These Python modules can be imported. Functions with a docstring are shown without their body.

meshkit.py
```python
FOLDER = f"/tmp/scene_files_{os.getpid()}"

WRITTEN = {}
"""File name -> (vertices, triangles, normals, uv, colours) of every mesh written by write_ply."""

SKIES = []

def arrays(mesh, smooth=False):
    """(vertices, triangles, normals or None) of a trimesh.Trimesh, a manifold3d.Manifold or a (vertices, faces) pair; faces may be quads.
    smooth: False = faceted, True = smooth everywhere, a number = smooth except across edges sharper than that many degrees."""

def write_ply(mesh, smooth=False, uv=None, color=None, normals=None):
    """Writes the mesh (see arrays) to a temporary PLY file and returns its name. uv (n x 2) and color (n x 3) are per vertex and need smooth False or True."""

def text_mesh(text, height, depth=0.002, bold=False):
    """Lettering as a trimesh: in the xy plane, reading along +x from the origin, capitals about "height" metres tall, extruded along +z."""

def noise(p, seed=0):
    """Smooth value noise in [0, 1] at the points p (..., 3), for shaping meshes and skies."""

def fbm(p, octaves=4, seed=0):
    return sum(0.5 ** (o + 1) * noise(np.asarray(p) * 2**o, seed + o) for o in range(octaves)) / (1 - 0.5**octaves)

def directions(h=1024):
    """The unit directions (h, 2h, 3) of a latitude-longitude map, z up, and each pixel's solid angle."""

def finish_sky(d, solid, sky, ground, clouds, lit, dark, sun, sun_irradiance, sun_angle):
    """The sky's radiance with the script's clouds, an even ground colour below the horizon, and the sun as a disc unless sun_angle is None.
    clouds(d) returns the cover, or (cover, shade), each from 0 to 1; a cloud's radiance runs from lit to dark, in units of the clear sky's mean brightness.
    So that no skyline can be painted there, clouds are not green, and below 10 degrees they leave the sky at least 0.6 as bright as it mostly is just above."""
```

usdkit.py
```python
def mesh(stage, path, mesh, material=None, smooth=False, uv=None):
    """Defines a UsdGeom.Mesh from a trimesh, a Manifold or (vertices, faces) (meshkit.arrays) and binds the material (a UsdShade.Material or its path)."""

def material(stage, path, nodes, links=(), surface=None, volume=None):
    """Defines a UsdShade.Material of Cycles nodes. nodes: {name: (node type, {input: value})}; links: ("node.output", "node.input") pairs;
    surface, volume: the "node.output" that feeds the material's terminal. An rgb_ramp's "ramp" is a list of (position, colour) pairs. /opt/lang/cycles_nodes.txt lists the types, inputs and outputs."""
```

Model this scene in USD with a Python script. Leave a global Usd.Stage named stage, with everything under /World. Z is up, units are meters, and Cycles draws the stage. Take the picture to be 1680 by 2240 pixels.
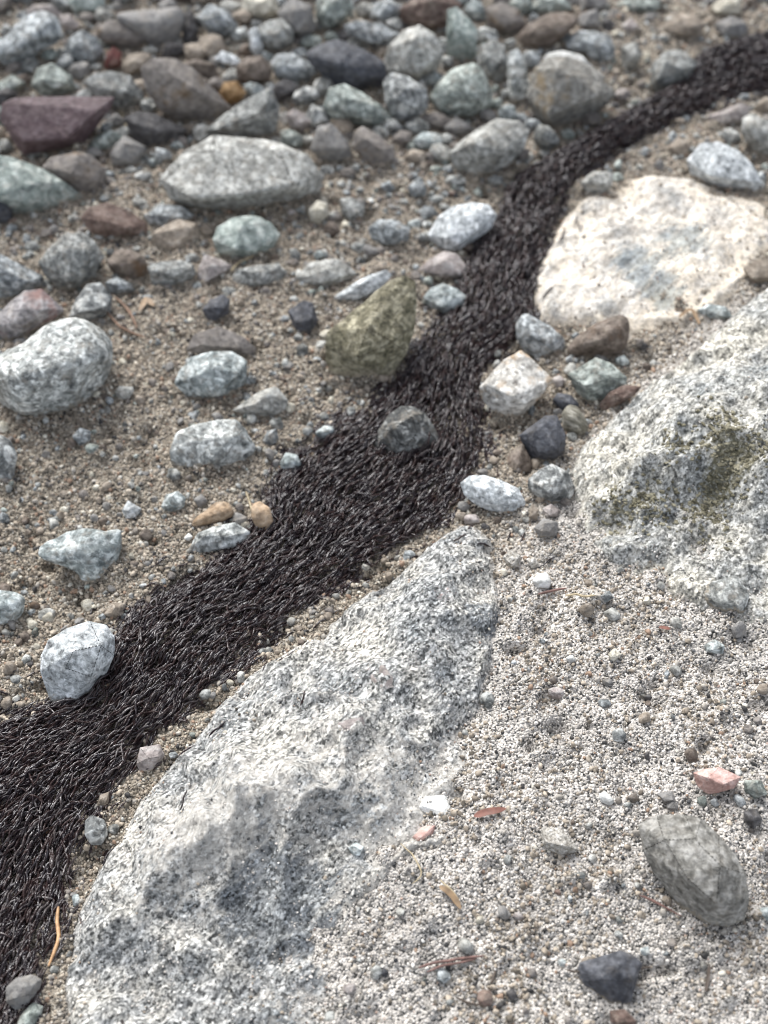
import math, random
import numpy as np, trimesh, usdkit, meshkit
from scipy.interpolate import RBFInterpolator
from scipy.spatial import cKDTree
import shapely
from shapely.geometry import Polygon, Point, LineString
from pxr import Usd, UsdGeom, UsdLux, UsdShade, Sdf, Gf, Vt

random.seed(7)
rng = np.random.default_rng(7)
stage = Usd.Stage.CreateInMemory()
UsdGeom.SetStageUpAxis(stage, 'Z')
UsdGeom.SetStageMetersPerUnit(stage, 1.0)
UsdGeom.Xform.Define(stage, '/World')
UsdGeom.Scope.Define(stage, '/World/Looks')

# ------------------------------------------------------------------ camera, sky, sun, exposure
CAM_H, PITCH, VFOV = 0.34, math.radians(52), math.radians(42)
TV = math.tan(VFOV / 2)
TH = TV * 0.75
cam = UsdGeom.Camera.Define(stage, '/World/camera')
cam.CreateHorizontalApertureAttr(24.0)
cam.CreateVerticalApertureAttr(32.0)
cam.CreateFocalLengthAttr(12.0 / TH)
cam.CreateClippingRangeAttr(Gf.Vec2f(0.01, 500))
cam.CreateFStopAttr(10.0)
cam.CreateFocusDistanceAttr(0.375)
cam.CreateExposureAttr(2.25)
cam.AddTranslateOp().Set(Gf.Vec3d(0, 0, CAM_H))
cam.AddRotateXOp().Set(90 - math.degrees(PITCH))

SUN_EL, SUN_AZ = math.radians(44), math.radians(-28)      # azimuth from +y towards +x
to_sun = (math.sin(SUN_AZ) * math.cos(SUN_EL), math.cos(SUN_AZ) * math.cos(SUN_EL), math.sin(SUN_EL))
sky_mat = usdkit.material(stage, '/World/Looks/overcast_sky', {
    'sky': ('sky_texture', {'sky_type': 'single_scattering', 'sun_disc': False, 'sun_elevation': SUN_EL, 'sun_rotation': SUN_AZ}),
    'tc': ('texture_coordinate', {}),
    'n': ('noise_texture', {'scale': 2.2, 'detail': 5.0, 'roughness': 0.55}),
    'r': ('rgb_ramp', {'ramp': [(0.25, (0.62, 0.62, 0.62)), (0.7, (0.92, 0.92, 0.92))]}),
    'm': ('mix', {'mix_type': 'mix'}),
    'sx': ('separate_xyz', {}),
    'cz': ('map_range', {'from_min': -0.05, 'from_max': 1.0, 'to_min': 0.25, 'to_max': 1.3, 'clamp': True}),
    'cc': ('mix', {'mix_type': 'multiply', 'fac': 1.0, 'color1': (2.52, 2.62, 2.80)}),
    'bw': ('rgb_to_bw', {}),
    'bg': ('background_shader', {'strength': 0.065}),
}, [('tc.generated', 'n.vector'), ('n.fac', 'r.fac'), ('r.color', 'bw.color'), ('bw.val', 'm.fac'), ('sky.color', 'm.color1'), ('tc.generated', 'sx.vector'), ('sx.z', 'cz.value'), ('cz.result', 'cc.color2'), ('cc.color', 'm.color2'),
    ('m.color', 'bg.color')], surface='bg.background')
dome = UsdLux.DomeLight.Define(stage, '/World/sky')
dome.GetPrim().SetCustomDataByKey('kind', 'structure')
UsdShade.MaterialBindingAPI.Apply(dome.GetPrim()).Bind(sky_mat)
sun = UsdLux.DistantLight.Define(stage, '/World/sun')
sun.CreateNormalizeAttr(True)
sun.CreateIntensityAttr(0.36)
sun.CreateAngleAttr(42.0)
sun.CreateColorAttr(Gf.Vec3f(1.0, 0.99, 0.97))
sun.AddTransformOp().Set(Gf.Matrix4d().SetRotate(Gf.Rotation(Gf.Vec3d(0, 0, 1), Gf.Vec3d(*to_sun))))

# ------------------------------------------------------------------ picture measurements -> world points
RIGHT = np.array([1.0, 0, 0])
FWD = np.array([0, math.cos(PITCH), -math.sin(PITCH)])
UP = np.array([0, math.sin(PITCH), math.cos(PITCH)])
EYE = np.array([0, 0, CAM_H])
TILES = {'A': (0, 0), 'B': (540, 0), 'C': (1080, 0), 'D': (0, 540), 'E': (540, 540), 'F': (1080, 540), 'G': (0, 1080),
         'H': (540, 1080), 'I': (1080, 1080), 'J': (0, 1640), 'K': (540, 1640), 'L': (1080, 1640)}


def px(tile, pts):
    """Measured coordinates of one enlargement of the photograph -> photograph pixels (1680 x 2240)."""
    p = np.asarray(pts, float).reshape(-1, 2)
    return p * (1680 / 1659) if tile == 'W' else p / 2.765 + np.array(TILES[tile])


def ray(p):
    p = np.atleast_2d(p)
    a, b = (p[:, 0] - 840) / 840 * TH, (1120 - p[:, 1]) / 1120 * TV
    d = FWD + a[:, None] * RIGHT + b[:, None] * UP
    return d


def at_height(p, z):
    d = ray(p)
    t = (np.broadcast_to(z, len(d)) - CAM_H) / d[:, 2]
    return EYE + d * t[:, None]


def project(P):
    q = np.atleast_2d(P) - EYE
    w = q @ FWD
    return np.stack([840 + q @ RIGHT / w / TH * 840, 1120 - q @ UP / w / TV * 1120], 1)


def controls(rows):
    r = np.asarray(rows, float)
    P = at_height(r[:, :2] * (1680 / 1659), r[:, 2] / 1000)
    return P[:, :2], r[:, 2] / 1000


def surface_fn(rows, smoothing=0.0):
    xy, z = controls(rows)
    return RBFInterpolator(xy * 10, z, kernel='linear', degree=0, smoothing=smoothing)


def N3(xy, s, seed, octaves=3):
    p = np.column_stack([xy * s, np.full(len(xy), 0.37)])
    return meshkit.fbm(p, octaves, seed) - 0.5


# ------------------------------------------------------------------ ground relief (control rows: x, y in the 1659-wide view, height mm)
GC = [(-300, 100, 2), (100, 100, 3), (500, 60, 3), (900, 60, 3), (1300, 60, 2), (1700, 20, 2), (1900, -200, 2), (-300, -300, 3), (800, -300, 3),
      (100, 400, 1), (500, 400, 1), (900, 350, 1), (1250, 200, 2), (1560, 330, 4), (1700, 350, 5), (100, 700, 0.5), (500, 650, 1), (800, 600, 1),
      (100, 1000, 0), (400, 1000, 1), (650, 880, 0.5), (300, 1200, 1), (50, 1255, -4), (150, 1275, -2), (20, 1450, 0.5), (-400, 1300, 0), (-400, 900, 0), (-400, 1900, 0),
      (0, 1700, -1), (60, 1900, -1), (0, 2150, 0), (-200, 2300, 0), (200, 1600, -0.5), (400, 1420, -0.5), (600, 1260, -0.5), (800, 1100, 0), (950, 950, 0),
      (1000, 750, 0), (1080, 600, 0.5), (1130, 480, 0.5), (1250, 350, 1), (1400, 260, 1.5), (1600, 140, 2),
      (930, 1175, 1), (760, 1290, 1), (560, 1430, 1.5), (390, 1580, 2), (270, 1720, 2), (170, 1880, 2), (120, 2000, 2), (90, 2120, 2), (120, 2230, 3),
      (1110, 1170, 7), (1100, 1250, 9.5), (1120, 1400, 10.5), (1080, 1500, 12), (1075, 1600, 13.5), (1030, 1720, 14.5), (1020, 1850, 14.2), (900, 1880, 14.5),
      (800, 1980, 11.5), (775, 2100, 9.5), (740, 2230, 9), (800, 2400, 9), (1300, 1370, 12), (1300, 1500, 12), (1500, 1500, 13), (1300, 1700, 14),
      (1600, 1700, 15), (1500, 2000, 13), (1200, 2000, 13), (1000, 2100, 11), (1300, 2200, 10.5), (1650, 2200, 11), (1900, 1800, 13), (1900, 2400, 10),
      (880, 1330, 6), (640, 1600, 8), (600, 1900, 3), (400, 2000, 3), (950, 1600, 9), (800, 1700, 9), (450, 2200, 2), (1000, 1300, 7),
      (1090, 950, 1.5), (1180, 880, 3), (1240, 760, 5), (1150, 1080, 4.5), (1150, 1130, 6), (1230, 1100, 6), (1300, 820, 7), (1400, 740, 8), (1470, 700, 9), (1640, 580, 9),
      (1250, 1180, 9), (1280, 1250, 10.5), (1400, 1285, 12), (1500, 1350, 12.5), (1640, 1425, 13), (1900, 1450, 12), (1500, 1000, 12), (1700, 900, 12),
      (1230, 400, 3.5), (1290, 365, 4), (1400, 360, 5), (1180, 640, 2), (1400, 560, 4), (1640, 430, 6), (1900, 450, 6), (1200, 730, 4)]
G_rbf = surface_fn(GC)
xyG, _ = controls(GC)


def ground(xy):
    xy = np.atleast_2d(xy)
    c = np.array([0.0, 0.33])
    far = np.clip((np.linalg.norm((xy - c) / np.array([1, 1.2]), axis=1) - 0.36) / 0.5, 0, 1)
    z = np.empty(len(xy))
    for i in range(0, len(xy), 40000):
        z[i:i + 40000] = G_rbf(xy[i:i + 40000] * 10)
    z = z * (1 - far * far * (3 - 2 * far))
    z += 0.0050 * N3(xy, 30, 3, 3) + 0.0034 * N3(xy, 120, 5, 3) + 0.0017 * N3(xy, 600, 6, 2)
    z += 0.0026 * np.clip((N3(xy, 170, 8, 2) - 0.12) / 0.12, 0, 1) - 0.0036 * np.clip((N3(xy, 150, 9, 2) - 0.15) / 0.10, 0, 1)
    return z


BOULDERS = {}


def boulder_def(key, outline, rows, rough, drop):
    poly_h = np.asarray(outline, float)
    P = at_height(poly_h[:, :2] * (1680 / 1659), poly_h[:, 2] / 1000)[:, :2]
    poly = Polygon(P).buffer(0.002).buffer(-0.002)
    f = surface_fn(rows + [tuple(r) for r in outline], smoothing=0.00001)
    BOULDERS[key] = dict(poly=poly, f=f, rough=rough, drop=drop)


def boulder_z(key, xy):
    b = BOULDERS[key]
    z = np.full(len(xy), -1.0)
    g = shapely.points(xy)
    d_out = shapely.distance(b['poly'], g)
    near = d_out < 0.012
    if not near.any():
        return z
    q = xy[near]
    d_in = shapely.distance(b['poly'].exterior, g[near])
    sd = np.where(d_out[near] > 0, d_out[near], -d_in)
    # uneven outline
    sd = sd + 0.0022 * N3(q, 110, 21, 3)
    e = 0.005
    t = np.clip((sd + e) / e, 0, None)
    zz = np.empty(len(q))
    for i in range(0, len(q), 40000):
        zz[i:i + 40000] = b['f'](q[i:i + 40000] * 10)
    zz -= b['drop'] * t ** 2 * 0.4
    r = b['rough']
    zz += r * (0.009 * N3(q, 45, 31, 2) + 0.0055 * N3(q, 150, 33, 3) + 0.0024 * N3(q, 520, 35, 3))
    crag = np.abs(N3(q, 62, 37, 2)) * 2
    zz += r * (0.0045 * (0.5 - np.clip(crag * 2.4, 0, 1)) * (sd < -0.004))
    z[near] = zz
    return z


boulder_def('gneiss', [(1000, 1115, 5), (900, 1190, 3), (830, 1250, 3), (720, 1330, 3), (620, 1390, 3), (500, 1490, 3), (420, 1570, 3), (330, 1680, 4), (250, 1790, 4),
             (190, 1900, 5), (150, 2000, 5), (130, 2120, 5), (120, 2450, 5), (740, 2450, 7), (730, 2230, 8), (755, 2060, 9), (785, 1950, 11), (900, 1855, 13.5), (1005, 1835, 13.5),
             (1010, 1720, 13.8), (1060, 1600, 13), (1065, 1480, 11.5), (1095, 1400, 10), (1085, 1250, 9), (1080, 1170, 6.5)],
            [(1000, 1150, 9), (950, 1250, 18), (880, 1350, 20), (775, 1460, 21), (650, 1605, 23), (565, 1700, 25), (450, 1790, 23), (340, 1890, 18), (240, 1990, 12),
             (1040, 1290, 17), (1040, 1380, 15), (1000, 1450, 14.5), (900, 1560, 16.5), (850, 1700, 16), (950, 1790, 14.6), (700, 1740, 19),
             (590, 1850, 12.5), (500, 1960, 9), (650, 2000, 8.5), (700, 1900, 11), (480, 2080, 8.5), (620, 2120, 8), (350, 2080, 8), (300, 2180, 7), (760, 1880, 13.5), (500, 2300, 7),
             (800, 1270, 7), (600, 1440, 8), (420, 1640, 8.5), (280, 1850, 8)], 1.0, 0.010)
boulder_def('granite', [(1900, 520, 16), (1720, 590, 14), (1600, 655, 13), (1520, 735, 12), (1420, 805, 11), (1350, 865, 10), (1290, 925, 9), (1245, 975, 8), (1232, 1040, 8), (1240, 1110, 8),
             (1250, 1180, 9), (1300, 1235, 10.5), (1400, 1262, 12), (1500, 1325, 12), (1620, 1385, 12), (1720, 1410, 12), (1950, 1430, 12)],
            [(1660, 660, 20), (1560, 740, 20), (1450, 820, 18), (1330, 930, 16), (1270, 1010, 14), (1500, 900, 30), (1640, 800, 31), (1400, 1000, 25), (1660, 1000, 30), (1560, 970, 29),
             (1545, 1060, 16.5), (1540, 1110, 15), (1420, 1120, 16), (1640, 1180, 17), (1480, 1225, 14), (1620, 1310, 13.5), (1330, 1130, 14), (1300, 1180, 12), (1800, 1000, 30), (1850, 1300, 14), (1850, 700, 30)], 1.25, 0.012)
boulder_def('slab', [(1245, 420, 5), (1300, 385, 5), (1400, 370, 6), (1520, 385, 7), (1650, 430, 7), (1720, 500, 8), (1660, 570, 9), (1590, 650, 9.5), (1490, 700, 9), (1380, 735, 8), (1260, 710, 5.5),
             (1165, 685, 6), (1150, 600, 6), (1185, 520, 6), (1215, 460, 4.5)],
            [(1260, 480, 8), (1400, 450, 9), (1550, 480, 9.5), (1300, 560, 9.5), (1450, 560, 11), (1560, 580, 10.5), (1230, 620, 7.5), (1380, 650, 10)], 0.5, 0.010)


def top_surface(xy):
    xy = np.atleast_2d(xy)
    z = ground(xy)
    for k in BOULDERS:
        z = np.maximum(z, boulder_z(k, xy))
    return z


# a fine table of the top surface for fast look-ups
TX, TY = np.linspace(-0.36, 0.36, 481), np.linspace(-0.02, 0.80, 547)
gx, gy = np.meshgrid(TX, TY)
T_xy = np.column_stack([gx.ravel(), gy.ravel()])
T_ground = ground(T_xy).reshape(gx.shape)
T_b = {k: boulder_z(k, T_xy).reshape(gx.shape) for k in BOULDERS}
T_top = np.maximum.reduce([T_ground] + list(T_b.values()))
T_onrock = np.maximum.reduce(list(T_b.values())) - T_ground


def look(table, xy):
    xy = np.atleast_2d(xy)
    u = np.clip((xy[:, 0] - TX[0]) / (TX[1] - TX[0]), 0, len(TX) - 1.001)
    v = np.clip((xy[:, 1] - TY[0]) / (TY[1] - TY[0]), 0, len(TY) - 1.001)
    i, j = u.astype(int), v.astype(int)
    a, b = u - i, v - j
    return (table[j, i] * (1 - a) + table[j, i + 1] * a) * (1 - b) + (table[j + 1, i] * (1 - a) + table[j + 1, i + 1] * a) * b


def hit(p):
    """Where the sight line through photograph pixels p meets the ground or a boulder."""
    d = ray(p)
    z = np.full(len(d), 0.005)
    for _ in range(14):
        P = EYE + d * ((z - CAM_H) / d[:, 2])[:, None]
        z = 0.5 * z + 0.5 * look(T_top, P[:, :2])
    return EYE + d * ((z - CAM_H) / d[:, 2])[:, None]


# ------------------------------------------------------------------ materials
def mat(name, *a, **k):
    return usdkit.material(stage, '/World/Looks/' + name, *a, **k)


def scaled(c, k):
    return tuple(min(1.0, x * k) for x in c)


def rock_mat(name, dark, mid, light, scale=420.0, fleck=0.5, patch=0.25, rough=0.75, bump=0.0008, dust=0.4, stretch=None, bias=0.0, vein=0.18, stain=None, stain_at=0.62):
    """Grainy stone: a mineral mottle, crystal flecks, broad patches, and sand dust."""
    n = {'g': ('geometry', {}),
         'n1': ('noise_texture', {'scale': scale, 'detail': 5.0, 'roughness': 0.68, 'distortion': 0.4}),
         'r1': ('rgb_ramp', {'ramp': [(0.33 - bias, dark), (0.42 - bias, scaled(mid, 0.72)), (0.50 - bias, mid), (0.57 - bias, scaled(light, 0.78)), (0.66 - bias, light)]}),
         'v': ('voronoi_texture', {'scale': scale * 2.4, 'randomness': 1.0}),
         'sv': ('separate_color', {}),
         'r2': ('rgb_ramp', {'ramp': [(0.0, (1 - fleck,) * 3), (0.22, (1 - 0.8 * fleck,) * 3), (0.3, (1, 1, 1)), (0.8, (1, 1, 1)), (0.9, (1 + 0.7 * fleck,) * 3)]}),
         'm1': ('mix', {'mix_type': 'multiply', 'fac': 0.75}),
         'n3': ('noise_texture', {'scale': scale * 0.22, 'detail': 3.0, 'roughness': 0.6}),
         'r3': ('rgb_ramp', {'ramp': [(0.3, (1 - patch,) * 3), (0.7, (1 + patch,) * 3)]}),
         'm2': ('mix', {'mix_type': 'multiply', 'fac': 1.0}),
         'oi': ('object_info', {}),
         'mr': ('map_range', {'to_min': 0.86, 'to_max': 1.14}),
         'm3': ('mix', {'mix_type': 'multiply', 'fac': 1.0}),
         'n4': ('noise_texture', {'scale': 260.0, 'detail': 6.0, 'roughness': 0.75}),
         'r4': ('rgb_ramp', {'ramp': [(0.50, (0, 0, 0)), (0.68, (dust,) * 3)]}),
         'bw': ('rgb_to_bw', {}),
         'm4': ('mix', {'mix_type': 'mix', 'color2': (0.36, 0.31, 0.25)}),
         'n5': ('noise_texture', {'scale': 900.0, 'detail': 5.0, 'roughness': 0.7}),
         'ha': ('math', {'math_type': 'multiply_add', 'value2': 0.6}),
         'b': ('bump', {'strength': 0.75, 'distance': bump}),
         'p': ('principled_bsdf', {'roughness': rough, 'specular_ior_level': 0.3})}
    l = [('n1.fac', 'r1.fac'), ('v.color', 'sv.color'), ('sv.r', 'r2.fac'), ('r1.color', 'm1.color1'), ('r2.color', 'm1.color2'),
         ('n3.fac', 'r3.fac'), ('m1.color', 'm2.color1'), ('r3.color', 'm2.color2'), ('oi.random', 'mr.value'), ('mr.result', 'm3.color2'), ('m2.color', 'm3.color1'),
         ('n4.fac', 'r4.fac'), ('r4.color', 'bw.color'), ('bw.val', 'm4.fac'), ('m3.color', 'm4.color1'),
         ('n5.fac', 'ha.value1'), ('n1.fac', 'ha.value3'), ('ha.value', 'b.height'), ('b.normal', 'p.normal')]
    n['al'] = ('attribute', {'attribute': 'sandy'})
    n['nl'] = ('noise_texture', {'scale': 650.0, 'detail': 5.0, 'roughness': 0.75})
    n['sl'] = ('math', {'math_type': 'add'})
    n['rl'] = ('rgb_ramp', {'ramp': [(0.72, (0, 0, 0)), (0.86, (0.85,) * 3)]})
    n['bl'] = ('rgb_to_bw', {})
    n['ml'] = ('mix', {'mix_type': 'mix', 'color2': (0.29, 0.245, 0.185)})
    n['nv'] = ('noise_texture', {'scale': 42.0, 'detail': 3.0, 'roughness': 0.55, 'distortion': 0.6})
    n['rv'] = ('rgb_ramp', {'ramp': [(0.484, (0, 0, 0)), (0.5, (vein,) * 3), (0.516, (0, 0, 0))]})
    n['bv'] = ('rgb_to_bw', {})
    n['mv'] = ('mix', {'mix_type': 'mix', 'color2': scaled(light, 1.25)})
    l += [('g.position', 'nl.vector'), ('al.fac', 'sl.value1'), ('nl.fac', 'sl.value2'), ('sl.value', 'rl.fac'), ('rl.color', 'bl.color'), ('bl.val', 'ml.fac'),
          ('g.position', 'nv.vector'), ('nv.fac', 'rv.fac'), ('rv.color', 'bv.color'), ('bv.val', 'mv.fac'), ('m4.color', 'mv.color1'), ('mv.color', 'ml.color1')]
    last = 'ml.color'
    if stain:
        n['n6'] = ('noise_texture', {'scale': 70.0, 'detail': 5.0, 'roughness': 0.65})
        n['r6'] = ('rgb_ramp', {'ramp': [(stain_at - 0.06, (0, 0, 0)), (stain_at + 0.06, (0.8, 0.8, 0.8))]})
        n['bw6'] = ('rgb_to_bw', {})
        n['m6'] = ('mix', {'mix_type': 'mix', 'color2': stain})
        l += [('n6.fac', 'r6.fac'), ('r6.color', 'bw6.color'), ('bw6.val', 'm6.fac'), (last, 'm6.color1')]
        last = 'm6.color'
    l.append((last, 'p.base_color'))
    src = 'g.position'
    if stretch:
        n['ro'] = ('mapping', {'rotation': (0, 0, stretch[0])})
        n['sc'] = ('mapping', {'scale': (stretch[1], stretch[2], 1.0)})
        l += [('g.position', 'ro.vector'), ('ro.vector', 'sc.vector')]
        src = 'sc.vector'
    for k in ('n1', 'v', 'n3'):
        l.append((src, k + '.vector'))
    for k in ('n4', 'n5') + (('n6',) if stain else ()):
        l.append(('g.position', k + '.vector'))
    return mat(name, n, l, surface='p.BSDF')


K = {}
K['white'] = rock_mat('white_granite', (.075,.08,.078), (.30,.31,.295), (.70,.71,.68), 330, .6, .2)
K['bright'] = rock_mat('bright_granite', (.12, .125, .13), (.46, .48, .48), (.80, .82, .82), 420, .45, .15, dust=.12)
K['pale'] = rock_mat('pale_quartzite', (.12,.118,.105), (.29,.285,.26), (.50,.495,.46), 330, .45, .2)
K['grey'] = rock_mat('grey_granite', (.055,.057,.055), (.185,.189,.178), (.42,.423,.40), 380, .5, .22)
K['coarse'] = rock_mat('coarse_granite', (.04, .042, .043), (.17, .175, .17), (.55, .56, .54), 260, .6, .25)
K['blue'] = rock_mat('blue_grey_granite', (.055,.06,.063), (.185,.198,.20), (.46,.48,.48), 380, .5, .22)
K['green'] = rock_mat('green_granite', (.055,.065,.058), (.185,.206,.186), (.43,.46,.42), 330, .5, .22)
K['mint'] = rock_mat('mint_greenstone', (.11,.137,.122), (.25,.285,.26), (.49,.53,.49), 260, .35, .2)
K['teal'] = rock_mat('teal_greenstone', (.065,.078,.077), (.235,.262,.256), (.56,.595,.58), 330, .5, .22)
K['smooth'] = rock_mat('smooth_grey_stone', (.15, .145, .14), (.21, .20, .19), (.27, .26, .245), 420, .2, .12)
K['taupe'] = rock_mat('taupe_stone', (.11, .10, .09), (.175, .155, .14), (.25, .225, .205), 420, .25, .15, stain=(.12, .08, .045))
K['tan'] = rock_mat('tan_stone', (.16,.13,.10), (.255,.21,.165), (.36,.31,.255), 420, .25, .15)
K['cream'] = rock_mat('cream_stone', (.30, .27, .21), (.50, .46, .37), (.68, .64, .54), 420, .3, .12)
K['brown'] = rock_mat('brown_stone', (.055, .042, .034), (.115, .09, .072), (.19, .155, .13), 380, .3, .2, stain=(.10, .055, .025))
K['redbrown'] = rock_mat('red_brown_stone', (.06, .038, .032), (.135, .09, .073), (.21, .155, .13), 330, .3, .25)
K['slate'] = rock_mat('dark_slate', (.028, .029, .034), (.055, .057, .066), (.105, .108, .12), 420, .3, .2, rough=.6, dust=.12)
K['char'] = rock_mat('charcoal_stone', (.025, .024, .025), (.058, .054, .054), (.11, .105, .105), 380, .35, .2, dust=.15)
K['maroon'] = rock_mat('maroon_stone', (.06, .038, .041), (.105, .068, .072), (.16, .118, .122), 420, .25, .15, rough=.6, dust=.08)
K['red'] = rock_mat('red_jasper', (.06, .02, .018), (.13, .04, .035), (.18, .07, .06), 380, .2, .2)
K['olive'] = rock_mat('olive_stone', (.05,.047,.026), (.165,.148,.095), (.34,.31,.22), 330, .5, .25, dust=.1)
K['pink'] = rock_mat('pink_feldspar', (.36, .20, .17), (.52, .33, .285), (.68, .50, .45), 330, .15, .15, dust=.05)
K['rose'] = rock_mat('rosy_stone', (.17,.145,.135), (.30,.26,.243), (.46,.42,.395), 380, .25, .15)
K['lilac'] = rock_mat('lilac_stone', (.09,.083,.085), (.21,.195,.195), (.37,.35,.345), 330, .4, .2, stain=(.22, .12, .10), stain_at=.58)
K['amber'] = rock_mat('amber_stone', (.10, .05, .016), (.25, .145, .06), (.38, .25, .13), 330, .2, .25, dust=.05)
K['quartz'] = rock_mat('white_quartz', (.50, .49, .46), (.68, .67, .63), (.80, .79, .76), 330, .1, .1, dust=.1)
K['block'] = rock_mat('cream_white_granite', (.16, .14, .12), (.52, .49, .44), (.80, .77, .71), 330, .45, .2, dust=.1, stain=(.48, .30, .14), stain_at=.60)
K['banded'] = rock_mat('banded_stone', (.05, .048, .038), (.15, .14, .11), (.38, .36, .31), 240, .2, .1, stretch=(.6, .35, 2.2), dust=.08)
K['capped'] = rock_mat('brown_grey_stone', (.10, .095, .085), (.185, .175, .155), (.31, .30, .275), 380, .35, .2, stain=(.20, .145, .08), stain_at=.64)
K['oval'] = rock_mat('grey_olive_stone', (.085, .08, .07), (.215, .205, .183), (.39, .375, .345), 420, .4, .15, dust=.2)
K['darkgran'] = rock_mat('dark_granite', (.025, .026, .026), (.085, .086, .082), (.36, .36, .34), 300, .5, .25, bias=-.02)
K['bean'] = rock_mat('tan_pebble', (.19, .125, .075), (.33, .23, .145), (.46, .345, .24), 300, .35, .25, dust=.3)
K['clod'] = rock_mat('sand_clod', (.14, .12, .10), (.42, .39, .34), (.68, .65, .60), 900, .6, .15, dust=.4, bump=.0012)

# direction of the streaks in the large boulder
e = at_height(np.array([[330, 1680], [900, 1190]]) * (1680 / 1659), [0.004, 0.004])
ang = math.atan2(e[1][1] - e[0][1], e[1][0] - e[0][0])


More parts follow.
